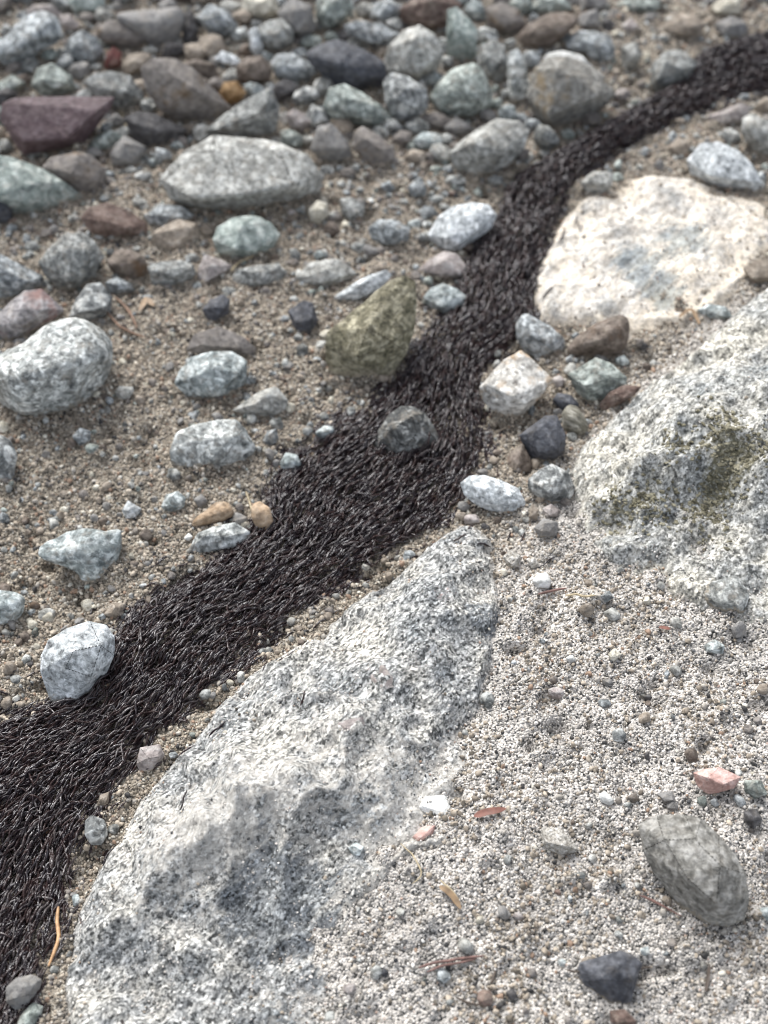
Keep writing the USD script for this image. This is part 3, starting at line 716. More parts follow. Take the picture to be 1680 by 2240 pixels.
STONES = '''
A|maroon|stone|maroon angular slab of stone in the upper left pile|maroon slab|f8 h.5|30,680 60,590 150,570 250,590 400,610 560,660 700,660 660,720 560,790 480,880 380,910 130,910 90,850 70,760
A|mint|stone|pale green speckled wedge cut by the left edge, below the maroon slab|pale green wedge|f6|-140,1010 0,900 120,940 230,1010 300,1080 400,1150 490,1260 440,1310 300,1350 160,1340 60,1290 -60,1240
A|taupe|stone|smooth tan grey faceted stone just below the maroon slab|tan grey faceted stone|f9|270,980 330,930 500,920 580,960 640,1040 630,1150 570,1220 500,1230 440,1160 330,1060
A|char|stone|dark charcoal wedge between the maroon slab and the large pale slab|charcoal wedge|f6|770,700 860,670 960,700 1010,760 1130,810 1080,860 970,910 860,900 800,820
W|pale|stone|largest pale grey slab of quartzite standing in the brown sand|large pale slab|f7 d.9 h.5|345,370 400,320 470,290 540,300 610,315 670,345 700,390 690,430 640,450 560,465 480,455 430,450 360,420
W|grey|stone|triangular grey stone with white upper edge above the large pale slab|triangular grey stone|f8|440,275 520,225 590,195 603,240 590,290 520,297
A|taupe|stone|large grey brown stone with dark hollow beside the amber pebble|grey brown stone|f6|890,400 960,360 1080,370 1180,430 1240,520 1340,640 1380,680 1300,740 1150,740 1040,720 960,640 900,520
A|grey|stone|speckled grey stone touching the right tip of the maroon slab from above|speckled grey stone|f6|520,480 600,440 700,440 800,480 850,580 870,660 780,670 690,650 600,590
A|green|stone|green white mottled stone directly above the maroon slab|green white stone|f5|190,500 250,410 340,390 430,480 450,560 370,590 250,570
A|red|pebble|small dark red pebble near the upper left, under a grey stone|dark red pebble|f5|620,420 650,330 700,290 740,330 720,420
A|tan|pebble|small tan pebble right of the dark red pebble|tan pebble|f5|740,390 790,330 880,330 920,350 880,410 800,460 750,440
A|smooth|stone|smooth light grey stone with rounded bottom near the top left|smooth grey stone|f4|690,70 800,60 950,70 1100,60 1110,150 1060,240 1000,280 900,280 820,180 740,130
A|taupe|stone|darker olive grey stone tucked behind the smooth grey stone|olive grey stone|f4|590,170 680,120 760,140 830,200 900,280 800,300 700,270 620,240
A|blue|stone|big bluish grey stone at the top left with a pale cap stone|big bluish stone|f6|60,200 170,110 300,100 360,150 370,230 340,290 230,310 120,380 40,400 -60,330 -40,220
A|rose|stone|pale cream stone crowning the big bluish stone at top left|pale cap stone|f5|160,60 220,25 320,40 370,100 280,120 190,100
A|rose|pebble|pinkish pebble right of the pale cap stone|pinkish pebble|f5|370,90 430,90 490,170 400,200 360,150
A|blue|stone|speckled bluish stone above the dark red pebble|speckled bluish stone|f6|390,310 430,230 520,190 590,240 620,330 560,390 450,390
A|mint|stone|mint green stone cut by the top edge at left|mint top stone|f5|420,0 480,-60 630,-50 630,50 560,90 440,60
A|char|pebble|narrow charcoal pebble right of the smooth grey stone|narrow charcoal pebble|f5|1110,150 1160,100 1200,190 1180,260 1100,270
A|blue|stone|speckled blue white stone near the top, right of the smooth grey stone|blue white stone|f5|1200,100 1280,30 1390,80 1440,170 1370,230 1270,210
A|amber|pebble|small orange amber pebble above the triangular grey stone|amber pebble|f6|1330,560 1360,500 1440,500 1490,570 1410,640 1340,610
A|cream|stone|cream yellow stone at the top edge beside the blue white stone|cream top stone|f5|1460,60 1480,-10 1660,-30 1690,80 1620,130 1530,100
A|bright|pebble|small white pebble above the grey brown stone|small white pebble|f5|1300,350 1350,310 1420,340 1480,400 1400,410
A|bright|pebble|tall narrow white pebble below the cream top stone|tall white pebble|f5|1510,190 1560,170 1590,290 1550,350 1510,300
A|brown|stone|brown stone behind the grey brown stone|brown stone behind|f5|1080,390 1200,360 1300,400 1320,480 1220,490
A|char|stone|charcoal stone at the left edge beside the maroon slab|charcoal edge stone|f5|-60,560 60,540 110,590 30,660 -50,680
A|green|pebble|greenish pebble at the left edge above the charcoal one|greenish edge pebble|f5|-30,500 90,460 150,520 60,570 -20,550
A|green|pebble|small green white pebble under the right tip of the maroon slab|pebble under maroon slab|f6|490,900 590,820 680,790 760,850 700,900 590,910
A|slate|stone|dark round stone at the left edge under the pale green wedge|dark edge stone|f4|-80,1170 10,1160 80,1260 50,1370 -80,1390
A|redbrown|stone|reddish brown rough stone left of the tan flat stone|reddish brown stone|f7|500,1290 560,1230 680,1220 800,1290 890,1380 880,1490 780,1490 640,1440 540,1380
A|grey|stone|rounded grey white granite above a dark crevice, left of the dark brown stone|rounded grey granite|f6 h.55|240,1550 320,1480 430,1410 540,1420 610,1500 640,1590 560,1680 460,1760 370,1800 310,1720 260,1640
A|brown|stone|dark brown rounded stone right of the rounded grey granite|dark brown stone|f4|650,1570 720,1500 800,1510 880,1560 890,1640 860,1710 800,1710 680,1640
A|tan|stone|tan flat faced stone left of the mint green stone|tan flat stone|f8|900,1480 960,1380 1100,1330 1200,1370 1210,1450 1190,1530 1050,1560 910,1570
A|blue|stone|blue white speckled stone resting behind the tan flat stone|stone behind tan one|f5|870,1280 1000,1230 1120,1260 1200,1330 1090,1390 960,1400 890,1340
A|mint|stone|bright mint green stone below the large pale slab|bright mint stone|f6|1280,1430 1320,1360 1420,1310 1560,1310 1650,1360 1700,1440 1640,1520 1500,1590 1400,1560 1310,1520
D|blue|stone|dark blue grey stone cut by the left edge, left of the rounded grey granite|dark blue stone|f6|-90,100 0,0 60,60 150,130 260,230 250,280 150,290 50,345 -40,370 -90,260
D|lilac|stone|lilac grey stone with a rusty patch behind the big white stone|lilac stone|f7|-70,430 0,370 100,310 200,270 290,280 340,360 390,440 300,490 200,530 100,560 0,570
D|white|stone|big rounded white and grey mottled stone at the left edge|big white stone|f4 d.9 h.5|-70,680 -20,610 60,560 200,540 340,470 480,450 590,490 660,560 710,660 700,750 650,850 560,940 450,1010 320,1030 150,1010 20,960 -60,850
D|coarse|stone|speckled stone behind the brown needles, right of the dark crevice|stone behind needles|f5|400,400 470,300 560,220 640,230 690,330 650,440 560,470 450,460
D|blue|pebble|small smooth blue pebble above the crossed brown needles|smooth blue pebble|f5|640,200 720,180 800,240 810,280 700,300 650,260
D|grey|stone|square speckled grey stone under the tan flat stone|square grey stone|f7|900,100 980,80 1100,90 1180,120 1190,190 1090,240 990,270 910,210
D|rose|stone|pinkish beige pointed stone under the bright mint stone|pinkish pointed stone|f7|1190,140 1250,40 1360,90 1410,130 1320,190 1240,240 1180,200
D|taupe|stone|flat brown grey stone leaning on the round green grey stone|flat brown grey stone|f6 h.6|1120,600 1180,510 1340,480 1480,560 1550,640 1530,700 1400,680 1250,650
D|teal|stone|round green grey speckled stone in sand right of the big white stone|round green grey stone|f5 h.5|1050,800 1090,720 1170,650 1300,630 1430,650 1510,720 1490,830 1440,910 1350,940 1220,930 1110,880
D|white|stone|black and white granite stone alone in the brown sand|black white granite|f6|1020,1200 1080,1090 1180,1060 1350,1050 1450,1060 1500,1130 1550,1250 1510,1330 1420,1375 1280,1330 1180,1380 1080,1350 1020,1290
D|blue|pebble|small blue grey pebble in sand below the big white stone|small blue grey pebble|f4|440,1130 500,1090 560,1130 530,1200 460,1210
D|coarse|stone|grey speckled stone cut by the left edge under the big white stone|grey edge stone|f4|-80,1130 30,1120 100,1190 110,1290 60,1390 20,1480 -80,1490
D|slate|pebble|dark speckled pebble above the flat brown grey stone|dark speckled pebble|f5|1220,370 1270,320 1360,290 1400,330 1380,410 1320,470 1250,460
D|blue|pebble|pale blue pebble right of the black white granite|pale blue pebble|f5|1580,1180 1620,1110 1680,1100 1690,1190 1630,1230
D|teal|pebble|white teal pebble above the tan bean pebble|white teal pebble|f5|970,1560 1010,1490 1090,1480 1130,1530 1100,1610 1020,1610
D|bright|pebble|grey white pebble alone in sand left of the white teal pebble|grey white pebble|f5|740,1580 790,1530 860,1600 800,1660 750,1640
D|smooth|pebble|small grey pebble right of the white teal pebble|small grey pebble|f4|1170,1520 1230,1490 1260,1550 1200,1590
W|pale|stone|pale yellowish stone half sunk in sand below the flat brown grey stone|half sunk pale stone|f7 h.3|500,880 560,845 600,835 625,870 610,905 560,908
E|grey|stone|light grey speckled stone half buried left of the large mottled cobble|half buried grey stone|f6 h.3|-120,200 -60,130 60,110 200,110 250,170 210,240 60,260 -60,260
E|pale|stone|white and grey mottled cobble above the olive stone|mottled cobble|f6 h.35|300,180 380,90 540,70 620,120 670,170 560,240 450,270 330,240
E|bright|stone|white speckled strip of stone along the upper edge of the olive stone|white speckled strip|f6 h.35|500,310 620,240 720,180 850,140 890,170 800,260 700,320 590,360 510,360
E|olive|stone|big olive green mossy stone leaning over the larva column|big olive stone|f7 d.9 h.55|480,520 580,460 700,370 800,290 890,190 960,170 1020,210 1030,350 1020,480 970,640 880,780 800,900 720,900 600,860 510,790 470,700 470,600
E|slate|stone|dark charcoal stone half buried left of the olive stone|half buried dark stone|f7 h.3|250,380 350,320 410,340 430,440 400,560 310,575 280,490
E|rose|stone|pale pinkish white stone at the left bank of the larva column|pinkish white stone|f6|1030,150 1110,70 1190,25 1270,40 1330,110 1350,180 1250,205 1130,205
E|teal|stone|teal white stone between the olive stone and the larva column|teal white stone|f7|1060,310 1110,250 1180,220 1270,250 1340,300 1310,360 1260,410 1210,440 1140,400 1090,360
E|darkgran|stone|dark speckled stone standing as an island amid the larvae|island stone|f5 h.6 d.8|750,1240 800,1100 850,1020 930,960 1010,960 1080,1000 1140,1090 1170,1180 1140,1250 1020,1270 930,1310 850,1360 790,1350
F|block|stone|cream white blocky stone with orange side, right bank of the larvae|cream block|f9 h.6|-93,870 -30,780 40,690 140,615 240,690 360,780 310,860 240,920 200,960 185,1040 110,1080 30,1030 -60,950
E|teal|pebble|grey green pebble at the left edge of the larva column|grey green pebble|f4|200,1300 240,1240 310,1260 330,1320 270,1380 210,1360
E|teal|pebble|small teal pebble left of the island stone|small teal pebble|f4|410,1120 470,1080 540,1090 510,1160 440,1170
E|bright|stone|white and blue grey stone at the tip of the large boulder|white blue stone|f6 h.6|1280,1450 1330,1400 1420,1385 1530,1410 1640,1450 1690,1520 1690,1600 1640,1650 1520,1620 1400,1580 1310,1520
F|blue|stone|blue grey round stone above the cream block, by the larvae|blue grey round stone|f4|120,480 170,400 230,430 330,470 430,540 440,640 380,680 300,690 200,650 140,580
F|brown|stone|smooth brown egg shaped stone against the cream rock|smooth brown egg|f2 s3|440,650 500,560 600,470 700,400 760,380 810,450 810,570 770,640 700,660 600,690 500,730
F|green|stone|green white angular stone below the smooth brown egg|green white angular stone|f8|440,800 500,750 590,670 690,690 800,760 800,810 720,860 680,940 610,980 550,940 490,870
F|redbrown|stone|reddish stone wedged against the lichen boulder|reddish wedged stone|f5|650,970 690,890 770,830 880,820 850,880 760,950 710,1010 670,1020
F|rose|pebble|tiny pinkish white pebble between the cream block and green white stone|tiny white pebble|f4|350,800 390,770 430,800 420,850 370,870
F|slate|pebble|grey green pebble above the banded pebble|pebble above banded one|f4|350,940 380,890 460,890 520,940 500,990 410,1000
F|banded|stone|banded oval grey brown pebble against the lichen boulder|banded pebble|f3 s2|400,1020 430,960 490,960 560,1040 580,1100 540,1170 470,1170 420,1090
F|slate|stone|dark slate stone with flat faces below the cream block|dark slate block|f10 h.55|150,1160 220,1090 290,1020 360,1010 430,1120 440,1220 400,1300 320,1320 240,1300 190,1240
F|brown|stone|dark brown stone in the gap left of the slate block|brown gap stone|f5 h.3|50,1340 90,1250 160,1180 230,1290 240,1360 150,1380 70,1380
F|coarse|stone|grey rounded stone below the dark slate block|grey rounded stone|f5|200,1430 270,1350 330,1310 440,1350 490,1430 480,1530 400,1580 270,1550 210,1490
F|teal|pebble|small dark teal pebble behind the green white angular stone|small dark teal pebble|f4|730,680 780,650 830,690 790,730 740,720
F|tan|stone|tan stone at the right edge above the lichen boulder|tan edge stone|f5|1500,150 1560,90 1680,60 1740,150 1660,240 1560,230
F|teal|stone|greenish flake of stone behind the top of the lichen boulder|greenish flake|f5 h.3|1230,400 1290,350 1400,350 1450,400 1350,460 1260,450
B|slate|stone|smooth dark slate cobble near the top centre|smooth slate cobble|f4 s2|360,330 450,280 560,250 700,310 830,380 830,470 790,540 700,550 580,530 480,470 400,400
B|blue|stone|dark blue speckled stone above the smooth slate cobble|dark blue speckled stone|f5|590,160 680,130 800,150 930,210 900,280 800,300 700,250 620,210
B|blue|stone|finely speckled round stone left of the smooth slate cobble|finely speckled stone|f3|150,390 190,330 280,330 370,380 430,440 370,490 260,490 180,460
B|pale|stone|round whitish stone with brown underside right of the slate cobble|round whitish stone|f5 h.5|820,430 860,290 950,200 1040,170 1130,220 1180,320 1140,430 1050,490 930,480
B|coarse|stone|grey granite stone with a white spot left of the green round stone|white spotted granite|f6|830,500 870,450 960,470 1010,530 1080,540 1090,640 1020,720 930,750 870,700 840,600
B|green|stone|smooth green round stone with dark base, top centre right|green round stone|f4 s2|1110,590 1160,510 1240,430 1360,390 1420,440 1480,560 1470,650 1350,700 1240,710 1150,650
B|green|stone|long green white stone below the smooth slate cobble|long green white stone|f6|470,650 510,540 600,520 700,570 800,640 880,720 820,780 720,750 600,710 520,710
B|smooth|stone|grey cube shaped stone right of the large pale slab|grey cube stone|f8|380,900 430,770 520,750 580,820 620,880 640,960 560,1010 470,990
B|taupe|stone|taupe square stone right of the grey cube stone|taupe square stone|f8|640,900 650,800 700,770 800,820 890,900 910,990 850,1030 740,1010
B|pale|stone|large pale stone with tan lower half near the larva column bend|large pale tan stone|f6 h.5|1220,950 1280,870 1380,790 1500,720 1640,730 1700,780 1680,880 1600,980 1500,1050 1380,1100 1270,1050
B|mint|stone|upright pale green block near the top centre right|upright green block|f7|1210,80 1260,60 1330,120 1390,180 1390,330 1330,380 1230,360 1210,220
B|redbrown|stone|purplish brown stone at the top edge left of the upright green block|purplish brown stone|f5|930,60 1010,0 1180,-40 1290,30 1270,100 1190,180 1040,180 940,120
B|taupe|stone|grey brown stone at the top right of the upright green block|grey brown top stone|f5|1430,60 1530,20 1640,60 1690,140 1640,230 1520,220 1450,140
B|grey|stone|speckled pale stone behind the green round stone|speckled pale stone|f5|1400,290 1480,250 1550,280 1590,400 1540,520 1450,530 1400,420
B|white|stone|white flecked stone left of the brown capped boulder|white flecked stone|f6|1560,330 1620,300 1680,380 1720,560 1660,690 1590,620
B|green|stone|green white stone at the top edge above the smooth slate cobble|green white top stone|f5|420,100 430,0 600,-40 650,60 560,140 470,190
B|smooth|stone|bluish dark grey stone at the top edge left of the green white one|dark grey top stone|f5|190,80 280,-10 390,50 410,180 330,240 240,180
B|rose|pebble|small pinkish white pebble below the triangular grey stone tip|pinkish white pebble|f5|240,690 290,660 340,690 390,740 330,800 260,770
B|cream|pebble|pale yellow upright pebble below the large pale slab|pale yellow pebble|f5|370,1270 430,1210 490,1230 500,1300 430,1380 380,1340
B|blue|pebble|tiny blue white pebble in sand right of the large pale slab|tiny blue white pebble|f4|800,1120 860,1090 900,1140 840,1180
B|blue|pebble|blue white pebble in sand above the bright granite|blue white pebble|f4|970,1130 1030,1080 1090,1120 1080,1190 1000,1210
B|blue|stone|pale bluish stone with shaded base left of the bright granite|pale bluish stone|f5 h.55|730,1380 790,1330 900,1330 990,1380 980,1460 900,1500 800,1490 750,1440
B|bright|stone|bright white granite stone touching the larva column left bank|bright granite|f6|1090,1430 1150,1320 1230,1260 1360,1220 1450,1230 1510,1290 1480,1370 1400,1440 1310,1520 1220,1570 1130,1550
B|teal|pebble|pale teal pebble in sand left of the large pale tan stone|pale teal pebble|f4|1000,850 1060,800 1170,810 1190,860 1120,910 1030,900
B|tan|pebble|tan pebble under the pale teal pebble|tan pebble below teal|f5|950,950 1000,900 1080,920 1080,980 1000,1010
B|taupe|pebble|taupe pebble left of the pale teal pebble|taupe pebble|f4|880,840 930,790 1000,800 990,870 910,890
B|brown|stone|long brown stone under the tall white pebble|long brown stone|f5|-60,400 0,350 100,350 150,420 130,500 0,510 -60,470
B|grey|stone|grey stone half sunk right of the pale yellow pebble|grey sunk stone|f5 h.3|560,1200 640,1190 720,1250 690,1360 610,1360 570,1290
C|brown|stone|dark brown smooth slab near the top right|dark brown slab|f3 s2|110,270 200,160 330,80 450,70 530,110 440,200 370,290 250,325 150,315
C|capped|stone|big brown grey boulder like stone with rusty patch above the larvae|big brown grey stone|f5 d.9 h.5|200,600 230,440 300,370 420,350 560,390 660,440 740,530 690,610 590,690 500,760 410,835 330,790 260,720
C|quartz|stone|white cap shaped stone on top of the big brown grey stone|white cap stone|f5 h2.0|300,400 305,345 400,310 530,330 620,410 690,480 600,440 480,400 380,415
C|blue|stone|bluish granite stone behind the white cap stone|bluish granite|f5|420,290 490,200 600,190 700,220 740,290 720,390 650,410 560,320 470,320
C|pale|pebble|pale upright pebble right of the bluish granite|pale upright pebble|f5|760,290 850,250 900,320 860,410 790,440
C|grey|stone|white topped grey stone at the upper bank of the larva column|white topped stone|f6|950,400 1010,320 1100,300 1220,360 1180,460 1100,570 1010,610 960,530
C|green|stone|greenish flat stone at the top edge, right of the dark slab|greenish top stone|f4|700,60 800,0 1010,-20 1000,60 900,110 780,95
C|green|stone|pale green stone at the top edge above the dark brown slab|pale green top stone|f5|170,70 250,0 420,-30 480,40 350,90 230,110
C|cream|stone|beige stone at the top right edge|beige top stone|f5|1310,60 1360,0 1480,-20 1500,70 1400,115 1330,95
C|tan|stone|tan rough stone in sand above the larva column at right|tan rough stone|f6|1020,190 1090,90 1200,90 1280,130 1250,210 1150,250 1050,240
C|smooth|stone|smooth grey stone in sand near the top right corner|grey corner stone|f5|1330,160 1420,100 1520,130 1540,210 1430,250 1350,230
C|char|pebble|dark pebble right of the dark brown slab|dark pebble|f5|600,160 690,110 770,160 760,220 680,220
C|rose|pebble|pinkish pebble beside the dark pebble at top right|pinkish top pebble|f4|770,160 820,110 870,140 860,200 790,200
C|rose|stone|flat pinkish taupe stone under the larva column at right|pinkish taupe stone|f6 h.35|1290,730 1400,660 1480,610 1540,630 1530,710 1420,780 1310,780
C|tan|stone|small tan stone at the right edge under the larvae|tan right pebble|f5|1580,660 1620,590 1680,590 1720,680 1620,710
C|pale|stone|pale stone at the right edge above the white oval|pale right stone|f6|1480,740 1530,700 1620,720 1720,770 1740,900 1650,960 1560,890 1490,820
C|bright|stone|white oval granite stone lying on the cream rock|white oval stone|f5 h.6|1160,1010 1220,900 1320,870 1450,900 1560,970 1640,1060 1610,1140 1480,1155 1300,1135 1200,1090
C|pale|stone|small white block at the edge of the cream rock beside the larvae|small white block|f8 h.5|520,1120 590,1040 710,1030 720,1110 680,1180 600,1200
C|tan|stone|rough brown lump of sandstone above the white oval stone|brown sandstone lump|f5 h.4|1050,910 1100,830 1180,850 1190,940 1090,960
G|teal|stone|pale teal wedge shaped stone with sand on it, left of the larvae|pale teal wedge|f7 h.3|200,270 330,230 450,200 560,210 680,260 780,270 740,390 690,470 640,520 600,600 540,610 480,590 450,540 430,450 340,380 270,320
G|teal|stone|round green stone cut by the left edge above the rounded white stone|round green edge stone|f4|-80,600 30,570 130,630 165,680 120,760 40,815 -60,800
G|bright|stone|rounded blue white granite at the left bank of the larva column|rounded blue white stone|f5 h.55|240,1000 270,910 350,830 480,800 620,800 710,860 730,950 690,1060 610,1150 480,1230 350,1280 270,1300 240,1180
G|bean|pebble|tan bean shaped pebble lying left of the upright tan pebble|tan bean pebble|f3 s2 h.6|1140,180 1170,130 1240,100 1320,50 1390,60 1420,130 1380,180 1280,185 1190,198
G|bean|pebble|upright tan orange pebble at the left edge of the larvae|upright tan pebble|f4 h.7|1520,130 1530,60 1580,40 1640,90 1650,180 1600,250 1550,230
G|smooth|pebble|grey pebble between the two tan pebbles|grey between tan pebbles|f4|1390,170 1430,100 1500,150 1490,190 1410,205
G|white|stone|pale speckled flat stone under the tan bean pebble|pale speckled flat stone|f7 h.35|1130,310 1200,220 1310,190 1440,190 1520,260 1500,340 1390,330 1300,360 1210,360 1140,350
G|tan|pebble|sand coloured pebble above the larvae right of the teal wedge|sand coloured pebble|f5 h.35|620,710 700,650 770,680 760,750 680,760
G|quartz|pebble|tiny white pebble left of the pale speckled flat stone|tiny quartz pebble|f3|1110,265 1145,235 1170,265 1135,295
J|smooth|stone|rounded light grey stone in the bottom left corner|light grey corner stone|f5 h.6|30,1450 70,1380 150,1370 240,1410 270,1470 210,1530 120,1570 50,1540
J|green|stone|greenish stone under the light grey corner stone at the bottom left|greenish corner stone|f5 h.3|60,1650 150,1580 250,1560 290,1620 220,1690 100,1710
J|coarse|pebble|dark speckled pebble at the right edge of the larvae, lower left|dark bank pebble|f3 h.6|510,480 540,410 590,390 650,450 640,540 580,585 520,555
J|tan|pebble|tan pebble above the dark bank pebble|tan bank pebble|f5|570,330 620,270 680,270 650,345 590,365
J|rose|stone|pinkish grey angular stone between the larvae and the large boulder|pinkish grey bank stone|f7 h.35|820,60 870,-30 990,-10 1000,60 950,110 890,165 830,125
J|teal|pebble|pale green pebble above the orange twig, lower left|pale green bank pebble|f4|430,940 450,870 490,880 480,960
I|quartz|pebble|white oval pebble on pale sand right of the large boulder|white oval pebble|f3 s2 h.6|230,540 260,490 310,470 350,520 340,570 270,578
I|clod|pebble|speckled grit lump left of a cluster below the white blue stone|left grit lump|f5|50,390 90,340 160,360 160,440 110,470
I|clod|pebble|speckled grit lump just above the white oval pebble|right grit lump|f5|190,400 240,380 280,430 240,470
I|rose|pebble|pale pinkish pebble below the grey rounded stone|pale pebble under grey stone|f6|290,100 340,60 400,90 390,140 310,150
I|tan|pebble|beige pebble right of the white blue stone|beige pebble|f5|205,150 220,60 270,90 265,170
I|smooth|pebble|grey squarish pebble below the pale pinkish pebble|grey squarish pebble|f7|240,220 290,150 380,160 390,250 290,285
I|quartz|pebble|small white pebble in pale sand right of the boulder shoulder|small white sand pebble|f4|430,1000 470,970 500,1000 470,1035
I|cream|pebble|beige rectangular pebble in pale sand, right of the small white one|beige rectangular pebble|f6|690,980 720,930 770,960 730,1035
I|coarse|pebble|round dark grey pebble lying in the pale sand|round dark grey pebble|f3|710,1450 750,1410 800,1440 790,1505 730,1510
I|teal|pebble|teal pebble in sand below the lichen boulder at right|teal sand pebble|f5|1270,940 1320,880 1390,900 1395,970 1290,980
I|blue|pebble|blue grey pebble near the straw, right of the white oval pebble|blue grey pebble|f5|640,630 690,580 730,620 680,665
I|char|pebble|tiny dark brown pebble in pale sand above the round dark grey one|tiny dark pebble|f4|905,1240 930,1205 960,1225 940,1265
I|grey|pebble|bluish white stone chip at the lower fringe of the lichen boulder|bluish white chip|f5 h.3|1240,680 1290,560 1420,480 1530,560 1540,690 1440,760 1320,750
L|oval|stone|big oval grey speckled stone on pale sand at lower right|big oval stone|f4 d.7 h.55|800,640 880,530 1030,450 1130,425 1260,470 1400,530 1500,610 1580,740 1600,860 1530,950 1390,1010 1250,990 1130,930 1010,860 890,770
L|pink|pebble|glossy salmon pink pebble above the big oval stone|salmon pink pebble|f7 h.55|1200,200 1250,150 1330,100 1400,120 1470,100 1460,180 1400,230 1330,285 1270,285
L|slate|stone|dark blue grey faceted stone in sand near the bottom right|dark faceted stone|f10 h.3|500,1380 560,1330 640,1280 700,1210 780,1200 850,1220 850,1330 870,1450 850,1550 740,1520 620,1480 520,1500
L|char|pebble|dark purplish pebble at the right edge beside the big oval stone|dark purplish pebble|f4|1500,400 1560,350 1620,390 1600,470 1530,460
L|quartz|pebble|small pale pebble in sand left of the salmon pink pebble|small pale pebble|f4|630,290 660,250 730,290 720,335 650,325
L|smooth|pebble|grey pebble left of the salmon pink pebble|grey pebble by pink one|f6|980,290 1060,240 1110,290 1040,335
L|taupe|pebble|rounded taupe pebble left of the grey pebble near the pink one|rounded taupe pebble|f4|805,300 845,250 885,290 850,330
L|green|pebble|grey green pebble at the right edge beside the salmon pink pebble|grey green edge pebble|f5|1500,220 1590,170 1660,230 1600,300 1530,280
L|clod|stone|pale lump of caked sand left of the big oval stone|caked sand lump|f6 h.35|270,500 380,470 480,530 530,570 400,650 300,630
L|char|pebble|small black pebble near the bottom edge left of the dark faceted stone|small black pebble|f4|70,1480 110,1440 150,1480 120,1520
L|teal|pebble|tiny teal pebble right of the dark faceted stone|tiny teal pebble|f5|880,1220 920,1180 950,1220 910,1260
L|redbrown|pebble|rusty bark coloured pebble at the bottom edge under the dark faceted stone|rusty bottom pebble|f5|690,1620 770,1570 860,1600 850,1670 720,1680
K|teal|pebble|mint chip stuck on the large boulder|mint chip|f6 h.3|610,590 660,560 710,590 680,650 640,645
K|smooth|pebble|round grey pebble in sand left of the double reddish twig end|round grey sand pebble|f3|1530,1000 1560,960 1600,990 1580,1030 1540,1030
K|rose|pebble|round pinkish pebble beside the round grey sand pebble|round pinkish pebble|f3|1600,1010 1640,975 1680,1010 1650,1050
K|char|pebble|black pebble at the bottom beside thin dark slivers|black bottom pebble|f4|1560,1480 1600,1440 1640,1480 1610,1530
K|slate|pebble|tiny black pebble on pale sand near the boulder foot|tiny black pebble|f4|805,1360 830,1320 860,1345 840,1385
'''

STONE_INFO = []
# sharp stones: measured points of their inner edges and how far each stands out towards the viewer (share of the half depth)
RIDGES = {'cream block': [(130, 905, 1.0), (-40, 850, .55), (205, 945, .5)], 'dark slate block': [(250, 1120, .85), (390, 1215, .85), (300, 1250, .8)],
          'maroon slab': [(130, 820, .8), (380, 845, .9), (600, 715, .6), (170, 610, .35)], 'dark faceted stone': [(700, 1330, .95), (830, 1340, .6), (640, 1430, .8)],
          'tan grey faceted stone': [(430, 1040, 1.0), (500, 950, .5), (330, 1000, .5), (560, 1100, .6)], 'triangular grey stone': [(578, 225, .6), (470, 272, .8), (560, 245, .95)],
          'large pale slab': [(410, 415, .75), (500, 420, .95), (630, 408, .8), (470, 325, .4), (610, 335, .4)], 'tan flat stone': [(930, 1400, .7), (1190, 1385, .6), (1050, 1500, .8)],
          'salmon pink pebble': [(1290, 190, .9), (1390, 190, .8)], 'grey cube stone': [(480, 800, .6), (520, 900, .95), (600, 900, .5)], 'taupe square stone': [(720, 840, .8), (800, 900, .9)],
          'white spotted granite': [(900, 600, .9), (960, 540, .8), (1000, 640, .7)], 'pinkish grey bank stone': [(900, 50, .7), (960, 60, .6)], 'small white block': [(560, 1110, .8), (690, 1110, .7), (610, 1060, .5)],
          'square grey stone': [(930, 130, .7), (1160, 150, .6), (1050, 180, .8)], 'green white angular stone': [(560, 850, .9), (700, 780, .8), (600, 740, .6)], 'upright green block': [(1250, 180, .8), (1340, 220, .8)],
          'reddish brown stone': [(640, 1330, .8), (780, 1400, .9)], 'flat brown grey stone': [(1220, 580, .7), (1420, 620, .8)], 'charcoal wedge': [(850, 760, .8), (960, 800, .8)],
          'speckled grey stone': [(650, 540, .8), (760, 560, .8)], 'big oval stone': [(990, 650, .75), (1150, 560, .85), (1340, 640, .95), (1410, 850, .85), (1200, 790, 1.0)]}
stone_polys = []
for i, line in enumerate(STONES.strip().splitlines()):
    tile, kind, name, label, nick, opts, pts = line.split('|')
    o = {w[0]: float(w[1:]) for w in opts.split()}
    P = px(tile, [tuple(map(float, q.split(','))) for q in pts.split()])
    c0 = P.mean(0)
    pile_up = float(np.clip((360 - c0[1]) / 120, 0, 1)) * float(np.clip((1150 - c0[0]) / 150, 0, 1))
    P = c0 + (P - c0) * (1 + .07 * pile_up)
    V, F, C, R, mpp = make_stone(P, 100 + i, hc=o.get('h', .45) + .12 + .35 * pile_up, depth=o.get('d', .8), facets=int(o.get('f', 6)), soft=int(o.get('s', 0 if o.get('f', 6) >= 7 else 1)),
                                  ridge=np.column_stack([px(tile, [q[:2] for q in RIDGES[nick]]), [q[2] for q in RIDGES[nick]]]) if RIDGES.get(nick) else None)
    nm = {'stone': 'stone', 'pebble': 'pebble'}[name]
    put(nm, V, F, K[kind], 50, base=(C[0], C[1], C[2] - R * .6), label=label, cat=name)
    STONE_INFO.append((C, R, nick, kind))
    stone_polys.append(Polygon(P).buffer(0))

# sand banked against the stones, mostly on their far side and flanks
COLL_XY = np.array([q[0][:2] for q in STONE_INFO])
COLL_R = np.array([q[1] for q in STONE_INFO])
COLL_T = cKDTree(COLL_XY)


